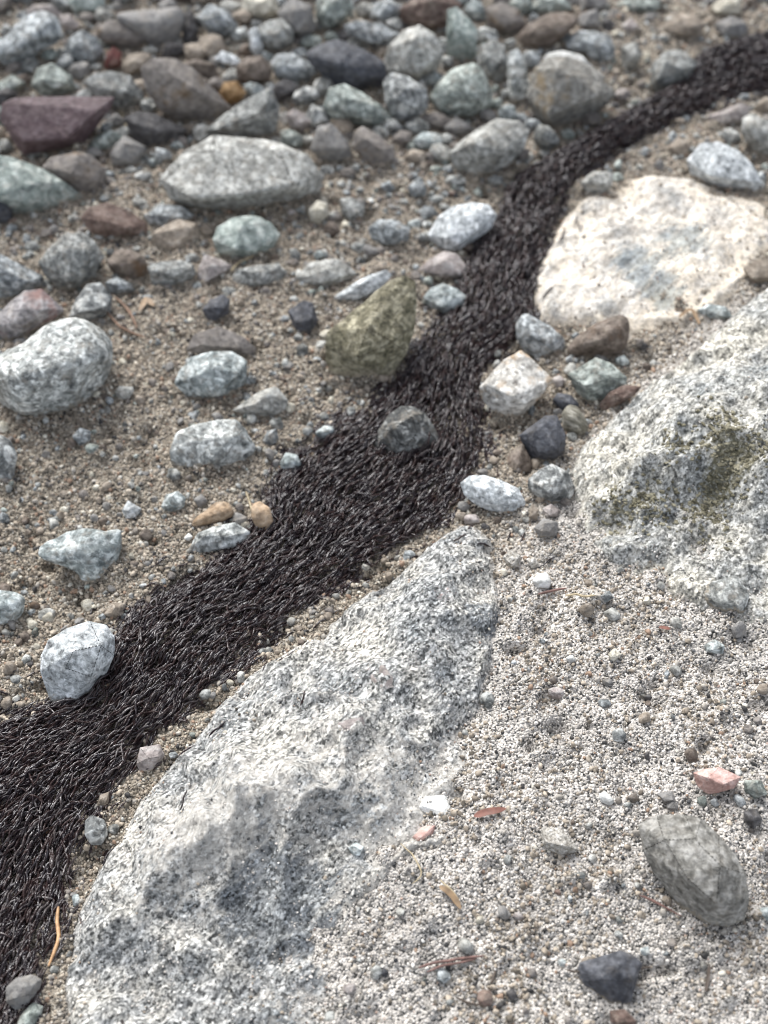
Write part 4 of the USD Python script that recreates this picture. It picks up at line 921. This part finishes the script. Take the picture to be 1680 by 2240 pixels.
def collar(xy):
    out = np.zeros(len(xy))
    d, idx = COLL_T.query(xy, k=4, distance_upper_bound=0.05)
    for k in range(4):
        ok = np.isfinite(d[:, k])
        i = idx[ok, k]
        R = COLL_R[i]
        rel = (d[ok, k] - R * .8) / np.maximum(.0025, .35 * R)
        side = (xy[ok, 1] - COLL_XY[i, 1]) / np.maximum(d[ok, k], 1e-6)
        h = np.minimum(.0032, .28 * R) * (0.42 + 0.58 * side) * np.where(rel < 0, 1, np.exp(-rel ** 2))
        out[ok] = np.where(np.abs(h) > np.abs(out[ok]), h, out[ok])
    on = look(T_onrock, xy)
    return out * (on < 0) * (np.abs(xy[:, 0]) < .34) * (np.abs(xy[:, 1] - .38) < .4)


T_coll = collar(T_xy).reshape(T_ground.shape)
T_ground = T_ground + T_coll
T_top = np.maximum(T_top, T_ground)

# ------------------------------------------------------------------ ground sheet to the horizon
def axis(lo, hi, step, far):
    core = np.arange(lo, hi, step)
    out, x, s = [], hi, step
    while x < far:
        s *= 1.35
        x += s
        out.append(x)
    left, x, s = [], lo, step
    while x > -far:
        s *= 1.35
        x -= s
        left.append(x)
    return np.array(left[::-1] + list(core) + out)


ax, ay = axis(-0.26, 0.26, 0.0015, 40), axis(0.05, 0.66, 0.0015, 40)
X, Y = np.meshgrid(ax, ay)
xy = np.column_stack([X.ravel(), Y.ravel()])
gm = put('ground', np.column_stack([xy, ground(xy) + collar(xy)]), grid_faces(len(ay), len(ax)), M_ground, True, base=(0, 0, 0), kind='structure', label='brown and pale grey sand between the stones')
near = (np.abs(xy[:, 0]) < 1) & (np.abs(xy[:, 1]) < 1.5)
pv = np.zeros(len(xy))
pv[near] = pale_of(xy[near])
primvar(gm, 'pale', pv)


# ------------------------------------------------------------------ the larva column
ST = [((-330, 1800), (-60, 2400)), ((-200, 1640), (90, 2110)), ((-60, 1580), (150, 1900)), ((60, 1540), (210, 1740)), ((180, 1480), (330, 1620)), ((260, 1370), (440, 1500)),
      ((350, 1280), (530, 1410)), ((450, 1220), (640, 1330)), ((560, 1120), (770, 1240)), ((600, 1030), (880, 1180)), ((680, 960), (990, 1080)), ((780, 890), (1040, 980)),
      ((850, 830), (1035, 880)), ((910, 740), (1050, 790)), ((980, 660), (1120, 730)), ((1010, 570), (1155, 640)), ((1060, 500), (1175, 550)), ((1085, 430), (1215, 450)),
      ((1150, 370), (1245, 395)), ((1220, 330), (1320, 340)), ((1300, 285), (1380, 305)), ((1380, 235), (1440, 275)), ((1460, 185), (1510, 245)), ((1520, 120), (1590, 212)),
      ((1600, 95), (1680, 190)), ((1760, 60), (1820, 150)), ((1950, 10), (2010, 110))]
Lp = hit(np.array([a for a, b in ST]) * (1680 / 1659))[:, :2]
Rp = hit(np.array([b for a, b in ST]) * (1680 / 1659))[:, :2]
from scipy.interpolate import CubicSpline
ss = np.arange(len(ST))
LS, RS = CubicSpline(ss, Lp), CubicSpline(ss, Rp)
trail_poly = Polygon(np.vstack([LS(np.linspace(0, len(ST) - 1, 200)), RS(np.linspace(len(ST) - 1, 0, 200))])).buffer(0)


def trail_pt(s, v):
    return LS(s) * (1 - v)[:, None] + RS(s) * v[:, None]


def pile(v):
    return 0.0036 * np.sqrt(np.clip(1 - (2 * v - 1) ** 2, 0, 1)) + 0.0004


NW = 21000
# stations sampled in proportion to the column's area
sg = np.linspace(0.3, len(ST) - 1.3, 400)
wid = np.linalg.norm(LS(sg) - RS(sg), axis=1)
mid = 0.5 * (LS(sg) + RS(sg))
stp = np.append(np.linalg.norm(np.diff(mid, axis=0), axis=1), 0)
cdf = np.cumsum(wid * stp)
s0 = np.interp(rng.random(NW) * cdf[-1], cdf, sg)
v0 = rng.random(NW) * 1.04 - 0.02 + rng.normal(0, .02, NW) + np.where(rng.random(NW) < .08, rng.normal(0, .14, NW), 0) + np.where(rng.random(NW) < .03, rng.normal(0, .3, NW), 0)
NP = 9
length = rng.uniform(0.0040, 0.0064, NW)
dtan = 0.5 * (LS(s0, 1) + RS(s0, 1)) * 0.5
lt, rt = LS(s0, 1), RS(s0, 1)
tg = lt / np.linalg.norm(lt, axis=1)[:, None] * (1 - v0)[:, None] + rt / np.linalg.norm(rt, axis=1)[:, None] * v0[:, None]
head = np.arctan2(tg[:, 1], tg[:, 0]) + rng.normal(0, 0.20, NW)
loose = rng.random(NW) < 0.08
head[loose] += rng.normal(0, 1.0, loose.sum())
curv = rng.normal(0, 50, NW)
wig = rng.uniform(0, 6.28, NW)
xyw = np.zeros((NW, NP, 2))
v0 = 0.5 + (v0 - 0.5) * (1 + 0.95 * N3(np.column_stack([s0, (v0 > .5) * 7.0]), 2.6, 83, 2))
P = trail_pt(s0, v0)
ang0 = head.copy()
seg = length / (NP - 1)
for k in range(NP):
    xyw[:, k] = P
    ang0 = ang0 + curv * seg + 0.18 * np.sin(wig + k * 1.3)
    P = P + seg[:, None] * np.column_stack([np.cos(ang0), np.sin(ang0)])
xyw -= (xyw[:, NP // 2] - xyw[:, 0])[:, None]
lev = np.where(np.arange(NW) < 5500, rng.uniform(0.0, 0.4, NW), rng.uniform(0.3, 1.12, NW))
zz = look(T_top, xyw.reshape(-1, 2)).reshape(NW, NP)
zz = 0.5 * zz + 0.5 * zz.mean(1, keepdims=True)
zz += (pile(np.clip(v0, 0, 1)) * lev * np.interp(s0, [8, 13, 17], [1.0, 1.3, 1.75]))[:, None] + 0.0003 + 0.00035 * np.sin(np.arange(NP)[None] * rng.uniform(.5, 1.1, NW)[:, None] + wig[:, None])
bump_n = 0.0012 * N3(xyw[:, 4], 140, 91, 2)
zz += np.clip(bump_n, -.0004, .001)[:, None]
W3 = np.dstack([xyw, zz])
wr = rng.uniform(0.00025, 0.00034, NW)
taper = np.array([0.55, 0.92, 1.0, 1.02, 1.02, 1.0, 0.98, 0.85, 0.45])


def tubes(C, rad, sides=6):
    """Many tapered, capped tubes at once: C (n, k, 3)."""
    n, k, _ = C.shape
    t = np.gradient(C, axis=1)
    t /= np.linalg.norm(t, axis=2, keepdims=True)
    up = np.array([0, 0, 1.0])
    a = np.cross(t, up)
    a /= np.maximum(np.linalg.norm(a, axis=2, keepdims=True), 1e-9)
    b = np.cross(a, t)
    ph = np.arange(sides) / sides * 2 * np.pi
    ring = C[:, :, None] + (np.cos(ph)[None, None, :, None] * a[:, :, None] + np.sin(ph)[None, None, :, None] * b[:, :, None]) * (rad[:, None] * taper[None])[:, :, None, None]
    tips = np.stack([C[:, 0] - t[:, 0] * rad[:, None] * .6, C[:, -1] + t[:, -1] * rad[:, None] * .6], 1)
    V = np.concatenate([ring.reshape(n, -1, 3), tips], 1)
    f = []
    for i in range(k - 1):
        for j in range(sides):
            p, q = i * sides + j, i * sides + (j + 1) % sides
            f += [(p, p + sides, q), (q, p + sides, q + sides)]
    for j in range(sides):
        f += [(k * sides, j, (j + 1) % sides), (k * sides + 1, (k - 1) * sides + (j + 1) % sides, (k - 1) * sides + j)]
    return V, np.array(f)


Wv, Wf = tubes(W3, wr)
# the 300 nearest upper ones in view are individuals
pm = project(W3[:, 4])
inside = (pm[:, 0] > 20) & (pm[:, 0] < 1660) & (pm[:, 1] > 20) & (pm[:, 1] < 2200)
hidden = np.zeros(NW, bool)
for pg in stone_polys:
    hidden |= in_poly_px(pm, pg.buffer(6))
cand = np.where(inside & ~hidden & (lev > 0.93))[0]
cand = cand[np.argsort(np.linalg.norm(W3[cand, 4] - EYE, axis=1))][:300]
mk = rng.choice(3, NW, p=[.48, .36, .16])
for i in cand:
    put('larva', Wv[i], Wf, M_larva[mk[i]], True, base=(W3[i, 4, 0], W3[i, 4, 1], W3[i, :, 2].min()), label='thin glossy dark larva crawling on top of the dense column',
        cat='larva', group='larvae crawling in one dense column')
rest = np.setdiff1d(np.arange(NW), cand)
crawl = UsdGeom.Xform.Define(stage, '/World/larva_column')
tag(crawl.GetPrim(), label='long dense column of dark glossy larvae crossing sand between stones and boulder', cat='larvae', kind='stuff')
for q in range(3):
    sel = rest[mk[rest] == q]
    V = Wv[sel].reshape(-1, 3)
    F = (Wf[None] + (np.arange(len(sel)) * Wv.shape[1])[:, None, None]).reshape(-1, 3)
    m = usdkit.mesh(stage, path_for('larva_mass', '/World/larva_column'), (V, F), M_larva[q], smooth=True)
    tag(m.GetPrim(), kind='stuff')

# ------------------------------------------------------------------ twigs, needles and scraps
TWIGS = '''
D|brown|pine_needle|brown needle crossing the stone beside the big white stone|needle|14|600,340 660,430 730,500 800,545 880,575
D|brown|pine_needle|brown needle running steeply into the crossed pair|needle|16|700,320 760,380 800,430 830,500
D|leaf|leaf_scrap|brown curled scrap right of the crossed needles|leaf|34|850,400 890,330 930,370
J|orange|twig|orange brown twig at the lower left edge of the large boulder|twig|24|360,965 350,1060 365,1130 345,1210 300,1315
L|red|pine_needle|reddish needle below the big oval stone|needle|11|880,890 960,930 1050,975 1130,1012
L|red|pine_needle|second reddish needle lying tight against the first, below the big oval stone|needle|10|900,890 1000,940 1060,985
K|red|twig|reddish twig on pale sand near the bottom centre|twig|18|1040,1335 1130,1300 1220,1290 1310,1270 1430,1255
K|red|twig|darker reddish twig just below the reddish twig near the bottom centre|twig|15|1090,1360 1180,1315 1270,1305 1390,1270
K|rust|bark_chip|rust red bark chip on sand right of the white boulder patch|bark|44|1380,415 1460,390 1555,375
K|straw|dry_stem|thin curved straw stem on sand right of the mint chip|stem|10|930,590 1000,650 1050,720 1060,780 1000,830
K|leaf|leaf_scrap|brown leaf scrap at the end of the straw stem|leaf|36|1170,840 1230,880 1290,970
K|straw|dry_stem|pale straw lying along the brown leaf scrap|stem|12|1170,800 1230,850 1280,920
L|dark|bark_sliver|brown upright bark sliver right of the dark faceted stone|bark|22|1275,1470 1290,1400 1300,1310
L|dark|bark_sliver|thin dark sliver touching the right side of the dark faceted stone|bark|14|840,1360 890,1335 945,1322
L|dark|bark_sliver|short dark sliver left of the dark faceted stone|bark|12|440,1340 490,1355 540,1345
K|dark|bark_sliver|long thin dark sliver near the bottom edge at centre right|bark|14|1270,1510 1340,1540 1430,1555
K|dark|bark_sliver|upright dark sliver right of the double reddish twig|bark|18|1480,1420 1500,1350
I|red|pine_needle|reddish needle under the white oval pebble|needle|16|270,620 340,605 440,580
I|straw|dry_stem|straw lying right of the white oval pebble|stem|14|430,650 520,635 610,628
G|straw|dry_stem|thin dry stem leaning between the two tan pebbles|stem|12|1490,0 1510,60 1530,130
A|straw|dry_stem|pale straw under the right tip of the maroon slab|stem|14|730,680 770,790 790,880
A|straw|dry_stem|straw curled below the pinkish pointed stone|stem|14|1400,1650 1450,1600 1540,1560
H|rust|bark_chip|rusty flake on the sand beside the larvae and boulder|bark|22|60,590 110,585 150,610
J|brown|pine_needle|brown needle hidden among larvae at the left edge|needle|20|230,560 270,520 320,470
I|rust|bark_chip|small dark red flake in sand below the lichen boulder|bark|24|1000,820 1060,830
F|leaf|leaf_scrap|brown curled leaf scrap behind the lichen boulder|leaf|26|1120,440 1190,385 1240,480
'''
for i, line in enumerate(TWIGS.strip().splitlines()):
    tile, col, name, label, cat, w, pts = line.split('|')
    q = px(tile, [tuple(map(float, a.split(','))) for a in pts.split()])
    t = np.linspace(0, 1, len(q))
    tt = np.linspace(0, 1, 9)
    q = np.column_stack([np.interp(tt, t, q[:, 0]), np.interp(tt, t, q[:, 1])])
    q = np.vstack([q[:1], (q[:-2] + 2 * q[1:-1] + q[2:]) / 4, q[-1:]])
    B = hit(q)
    mpp = ((B - EYE) @ FWD).mean() * TH / 840
    r = float(w) / 2.765 / 2 * mpp
    wide = cat in ('leaf', 'bark') and float(w) > 20
    B = B.copy()
    B[:, 2] = 0.35 * B[:, 2] + 0.65 * (B[:, 2].max()) + (r * .7 + 0.0006)
    V, F = tubes(B[None], np.array([r]), 10)
    V = V[0]
    if wide:                                   # flat scraps: pressed thin and a little cupped
        c = np.repeat(B, 10, axis=0)
        c = np.vstack([c, B[:1], B[-1:]])
        d = V - c
        side = np.linalg.norm(d[:, :2], axis=1) / max(r, 1e-6)
        V[:, 2] = c[:, 2] + d[:, 2] * .22 + 0.35 * r * side ** 2
    V = V + 0.12 * r * (meshkit.fbm(V / r * .6, 3, i)[:, None] - .5) * 2
    put(name, V, F, WOOD[col], 60, label=label, cat={'needle': 'pine needle', 'stem': 'dry stem', 'leaf': 'leaf scrap', 'bark': 'bark chip', 'twig': 'twig'}[cat])

# ------------------------------------------------------------------ small pebbles filling the pile
COLN = {'white': 'white flecked', 'bright': 'bright white', 'pale': 'pale', 'grey': 'grey', 'coarse': 'speckled', 'blue': 'bluish', 'green': 'greenish', 'mint': 'mint', 'teal': 'teal', 'smooth': 'plain grey',
        'taupe': 'taupe', 'tan': 'tan', 'cream': 'cream', 'brown': 'brown', 'redbrown': 'reddish brown', 'slate': 'slate', 'char': 'charcoal', 'rose': 'pinkish', 'lilac': 'lilac', 'quartz': 'milky'}
trail_px = Polygon(np.vstack([np.array([a for a, b in ST]), np.array([b for a, b in ST])[::-1]]) * (1680 / 1659)).buffer(0)
CX = np.array([s[0][:2] for s in STONE_INFO])
CP = project(np.array([s[0] for s in STONE_INFO]))
r2 = np.random.default_rng(11)
taken = [(q.centroid.x, q.centroid.y, math.sqrt(q.area / math.pi)) for q in stone_polys]
labels_used = set()
made = 0
union = shapely.union_all(stone_polys)
shapely.prepare(union)
cx, cy = r2.uniform(-20, 1700, 9000), np.where(r2.random(9000) < .8, r2.uniform(-30, 700, 9000), r2.uniform(700, 2200, 9000))
gap = shapely.distance(union, shapely.points(cx, cy))
dens = np.where((cy < 340) & (cx < 1300), 1.0, np.where((cy < 640) & (cx < 1180), .22, .035))
pick = (r2.random(9000) < dens) & (gap > 4)
order = np.where(pick)[0]
order = order[np.argsort(-np.minimum(gap[order], np.where(cy[order] < 340, 34, 16)) + r2.uniform(0, 6, len(order)))]
for j in order:
    if made >= 290:
        break
    x, y = cx[j], cy[j]
    rad = min(gap[j] * 1.35 + 10, r2.uniform(30, 46)) if y < 340 and x < 1300 else min(gap[j] * 1.15 + 5, r2.uniform(9, 24))
    pt = Point(x, y)
    if trail_px.distance(pt) < rad + 8:
        continue
    w = hit(np.array([[x, y]]))[0]
    if any((x - a) ** 2 + (y - b) ** 2 < (0.70 * rad + 0.55 * c) ** 2 for a, b, c in taken) or look(T_onrock, w[None, :2])[0] > -.0005:
        continue
    n = 9
    th = np.arange(n) / n * 6.283 + r2.uniform(0, 1)
    rr = rad * r2.uniform(.72, 1.15, n)
    asp, rot = r2.uniform(.6, .95), r2.uniform(-.5, .5)
    ex, ey = rr * np.cos(th), rr * np.sin(th) * asp
    P = np.column_stack([x + ex * math.cos(rot) - ey * math.sin(rot), y + ex * math.sin(rot) + ey * math.cos(rot)])
    kinds = ['grey', 'blue', 'taupe', 'tan', 'smooth', 'coarse', 'brown', 'pale', 'green', 'rose', 'redbrown', 'char', 'teal', 'white']
    kind = kinds[r2.choice(len(kinds), p=np.array([18, 13, 9, 10, 9, 11, 4, 9, 9, 3, 2, 3, 8, 5]) / 113)]
    near = np.argsort(np.hypot(CP[:, 0] - x, CP[:, 1] - y))
    size = 'small' if rad > 18 else 'tiny'
    lab = None
    for a, b in ((0, 1), (0, 2), (1, 2)):
        cand_l = f'{size} {COLN[kind]} pebble between the {STONE_INFO[near[a]][2]} and the {STONE_INFO[near[b]][2]}'
        if cand_l not in labels_used and len(cand_l.split()) <= 16:
            lab = cand_l
            break
    if lab is None:
        continue
    labels_used.add(lab)
    V, F, C, R, mpp = make_stone(P, 900 + made, hc=.4 + .3 * (y < 340), facets=int(r2.integers(4, 9)), sub=3 if rad > 18 else 2)
    put('pebble', V, F, K[kind], 50, base=(C[0], C[1], C[2] - R * .6), label=lab, cat='pebble')
    taken.append((x, y, rad))
    made += 1

# ------------------------------------------------------------------ sand grains and grit (uncountable)
def grain_proto(seed, flat=.8):
    r = np.random.default_rng(seed)
    t = trimesh.creation.icosphere(1)
    v = t.vertices * np.array([1, r.uniform(.7, 1), r.uniform(.55, .9)])
    for _ in range(4):
        a = r.normal(size=3); a /= np.linalg.norm(a)
        o = v @ a - (v @ a).max() * r.uniform(.6, .8)
        v = v - np.where(o > 0, o, 0)[:, None] * a
    v += r.normal(0, .05, v.shape)
    return v, t.faces


def instancer(name, mats, label, cat, pos, proto_idx, scale, seed):
    r = np.random.default_rng(seed)
    path = path_for(name)
    pi = UsdGeom.PointInstancer.Define(stage, path)
    rel = []
    for k, m in enumerate(mats):
        pm_ = f'{path}/grain' + (f'_{k:03d}' if k else '')
        usdkit.mesh(stage, pm_, grain_proto(seed * 50 + k), m, smooth=40)
        rel.append(Sdf.Path(pm_))
    pi.CreatePrototypesRel().SetTargets(rel)
    pi.CreatePositionsAttr(Vt.Vec3fArray.FromNumpy(pos.astype(np.float32)))
    pi.CreateProtoIndicesAttr(Vt.IntArray.FromNumpy(proto_idx.astype(np.int32)))
    q = r.normal(size=(len(pos), 4)); q /= np.linalg.norm(q, axis=1)[:, None]
    pi.CreateOrientationsAttr(Vt.QuathArray([Gf.Quath(float(a[0]), float(a[1]), float(a[2]), float(a[3])) for a in q]))
    pi.CreateScalesAttr(Vt.Vec3fArray.FromNumpy(np.repeat(scale[:, None], 3, 1).astype(np.float32)))
    tag(pi.GetPrim(), label=label, cat=cat, kind='stuff')


BROWN = [(.36, .305, .24), (.275, .23, .178), (.188, .155, .12), (.32, .29, .25), (.12, .10, .075), (.035, .032, .03), (.54, .50, .42), (.24, .16, .11)]
BROWN_P = np.array([22, 24, 16, 13, 8, 6, 6, 5]) / 100
PALEC = [(.61, .565, .515), (.52, .48, .435), (.41, .378, .34), (.28, .268, .255), (.16, .155, .15), (.035, .035, .037), (.70, .67, .62), (.36, .26, .21)]
PALE_P = np.array([22, 23, 16, 11, 8, 11, 6, 3]) / 100
M_brown = [grain_mat(f'brown_sand_grain_{k}', c) for k, c in enumerate(BROWN)]
M_pale = [grain_mat(f'pale_sand_grain_{k}', c) for k, c in enumerate(PALEC)]


def scatter(n, seed, ylim=(-90, 2330), xlim=(-60, 1740)):
    """Even in ground area within the field of view."""
    r = np.random.default_rng(seed)
    out = []
    while sum(map(len, out)) < n:
        q = np.column_stack([r.uniform(-.25, .25, 200000), r.uniform(.06, .66, 200000)])
        z = look(T_top, q)
        P = np.column_stack([q, z])
        s = project(P)
        out.append(P[(s[:, 0] > xlim[0]) & (s[:, 0] < xlim[1]) & (s[:, 1] > ylim[0]) & (s[:, 1] < ylim[1])])
    return np.vstack(out)[:n]


pos = scatter(370000, 5)
r3 = np.random.default_rng(3)
rock = look(T_onrock, pos[:, :2])
clump = N3(pos[:, :2], 90, 41, 3)
keep = np.where(rock > 0, r3.random(len(pos)) < np.clip(0.10 + 1.3 * (clump - 0.02) + 0.85 * np.exp(-rock / 0.0026), .012, 1), True)
# few grains under the dense middle of the larva column
core = trail_poly.buffer(-0.009)
keep &= ~shapely.contains_xy(core, pos[:, 0], pos[:, 1])
pos, rock = pos[keep], rock[keep]
size = np.clip(np.exp(r3.normal(math.log(.00034), .46, len(pos))), .00018, .0011)
size = np.where(rock > 0, size * .8, size)
pos[:, 2] += size * r3.uniform(-.1, .55, len(pos))
for c_, r_ in (((1350, 1330), .016), ((1190, 1440), .012), ((1250, 1880), .014), ((1500, 1560), .014), ((1130, 2020), .010), ((1640, 2000), .012), ((1200, 1220), .012)):
    PATCH = spot(pos, c_, r_) + (0 if c_ == (1350, 1330) else PATCH)
pal = (rock > 0.0004) & (r3.random(len(pos)) < .85) | (r3.random(len(pos)) < (1 - .55 * np.clip(PATCH + 1.2 * N3(pos[:, :2], 150, 66, 2), 0, 1)) * .93 * pale_of(pos[:, :2]) * np.clip(1.25 - 2.2 * np.clip(N3(pos[:, :2], 38, 55, 3), 0, 1) * 2, .35, 1))
size = np.where(pal, size * .56, size)
for sel, mats, p, nm, lab in ((~pal, M_brown, BROWN_P, 'brown_sand', 'coarse brown damp sand lying between the stones'), (pal, M_pale, PALE_P, 'pale_sand', 'pale grey salt and pepper sand around the large boulder')):
    idx = r3.choice(len(mats), sel.sum(), p=p)
    instancer(nm, mats, lab, 'sand', pos[sel], idx, size[sel], 3 if nm == 'brown_sand' else 4)

# grit: stones of a few millimetres
pos = scatter(13000, 8)
r4 = np.random.default_rng(4)
rock = look(T_onrock, pos[:, :2])
s = project(pos)
dens = np.where(s[:, 1] < 420, .9, np.where(s[:, 1] < 1500, .62, .40)) * (1 - .72 * pale_of(pos[:, :2])) * np.clip(1 + 2.4 * N3(pos[:, :2], 45, 61, 3), .25, 1.7)
keep = (rock < -.0005) & (r4.random(len(pos)) < dens) & ~shapely.contains_xy(trail_poly, pos[:, 0], pos[:, 1])
pos, s = pos[keep], s[keep]
size = np.clip(np.exp(r4.normal(math.log(.0011), .4, len(pos))), .0006, .0028)
pos[:, 2] += size * .3
gm_ = [K[k] for k in ('grey', 'blue', 'taupe', 'tan', 'pale', 'brown', 'green', 'smooth', 'cream', 'char')]
idx = r4.choice(len(gm_), len(pos), p=np.array([16, 11, 14, 18, 10, 8, 6, 8, 5, 4]) / 100)
instancer('grit', gm_, 'fine mixed grit scattered over the sand', 'grit', pos, idx, size, 6)
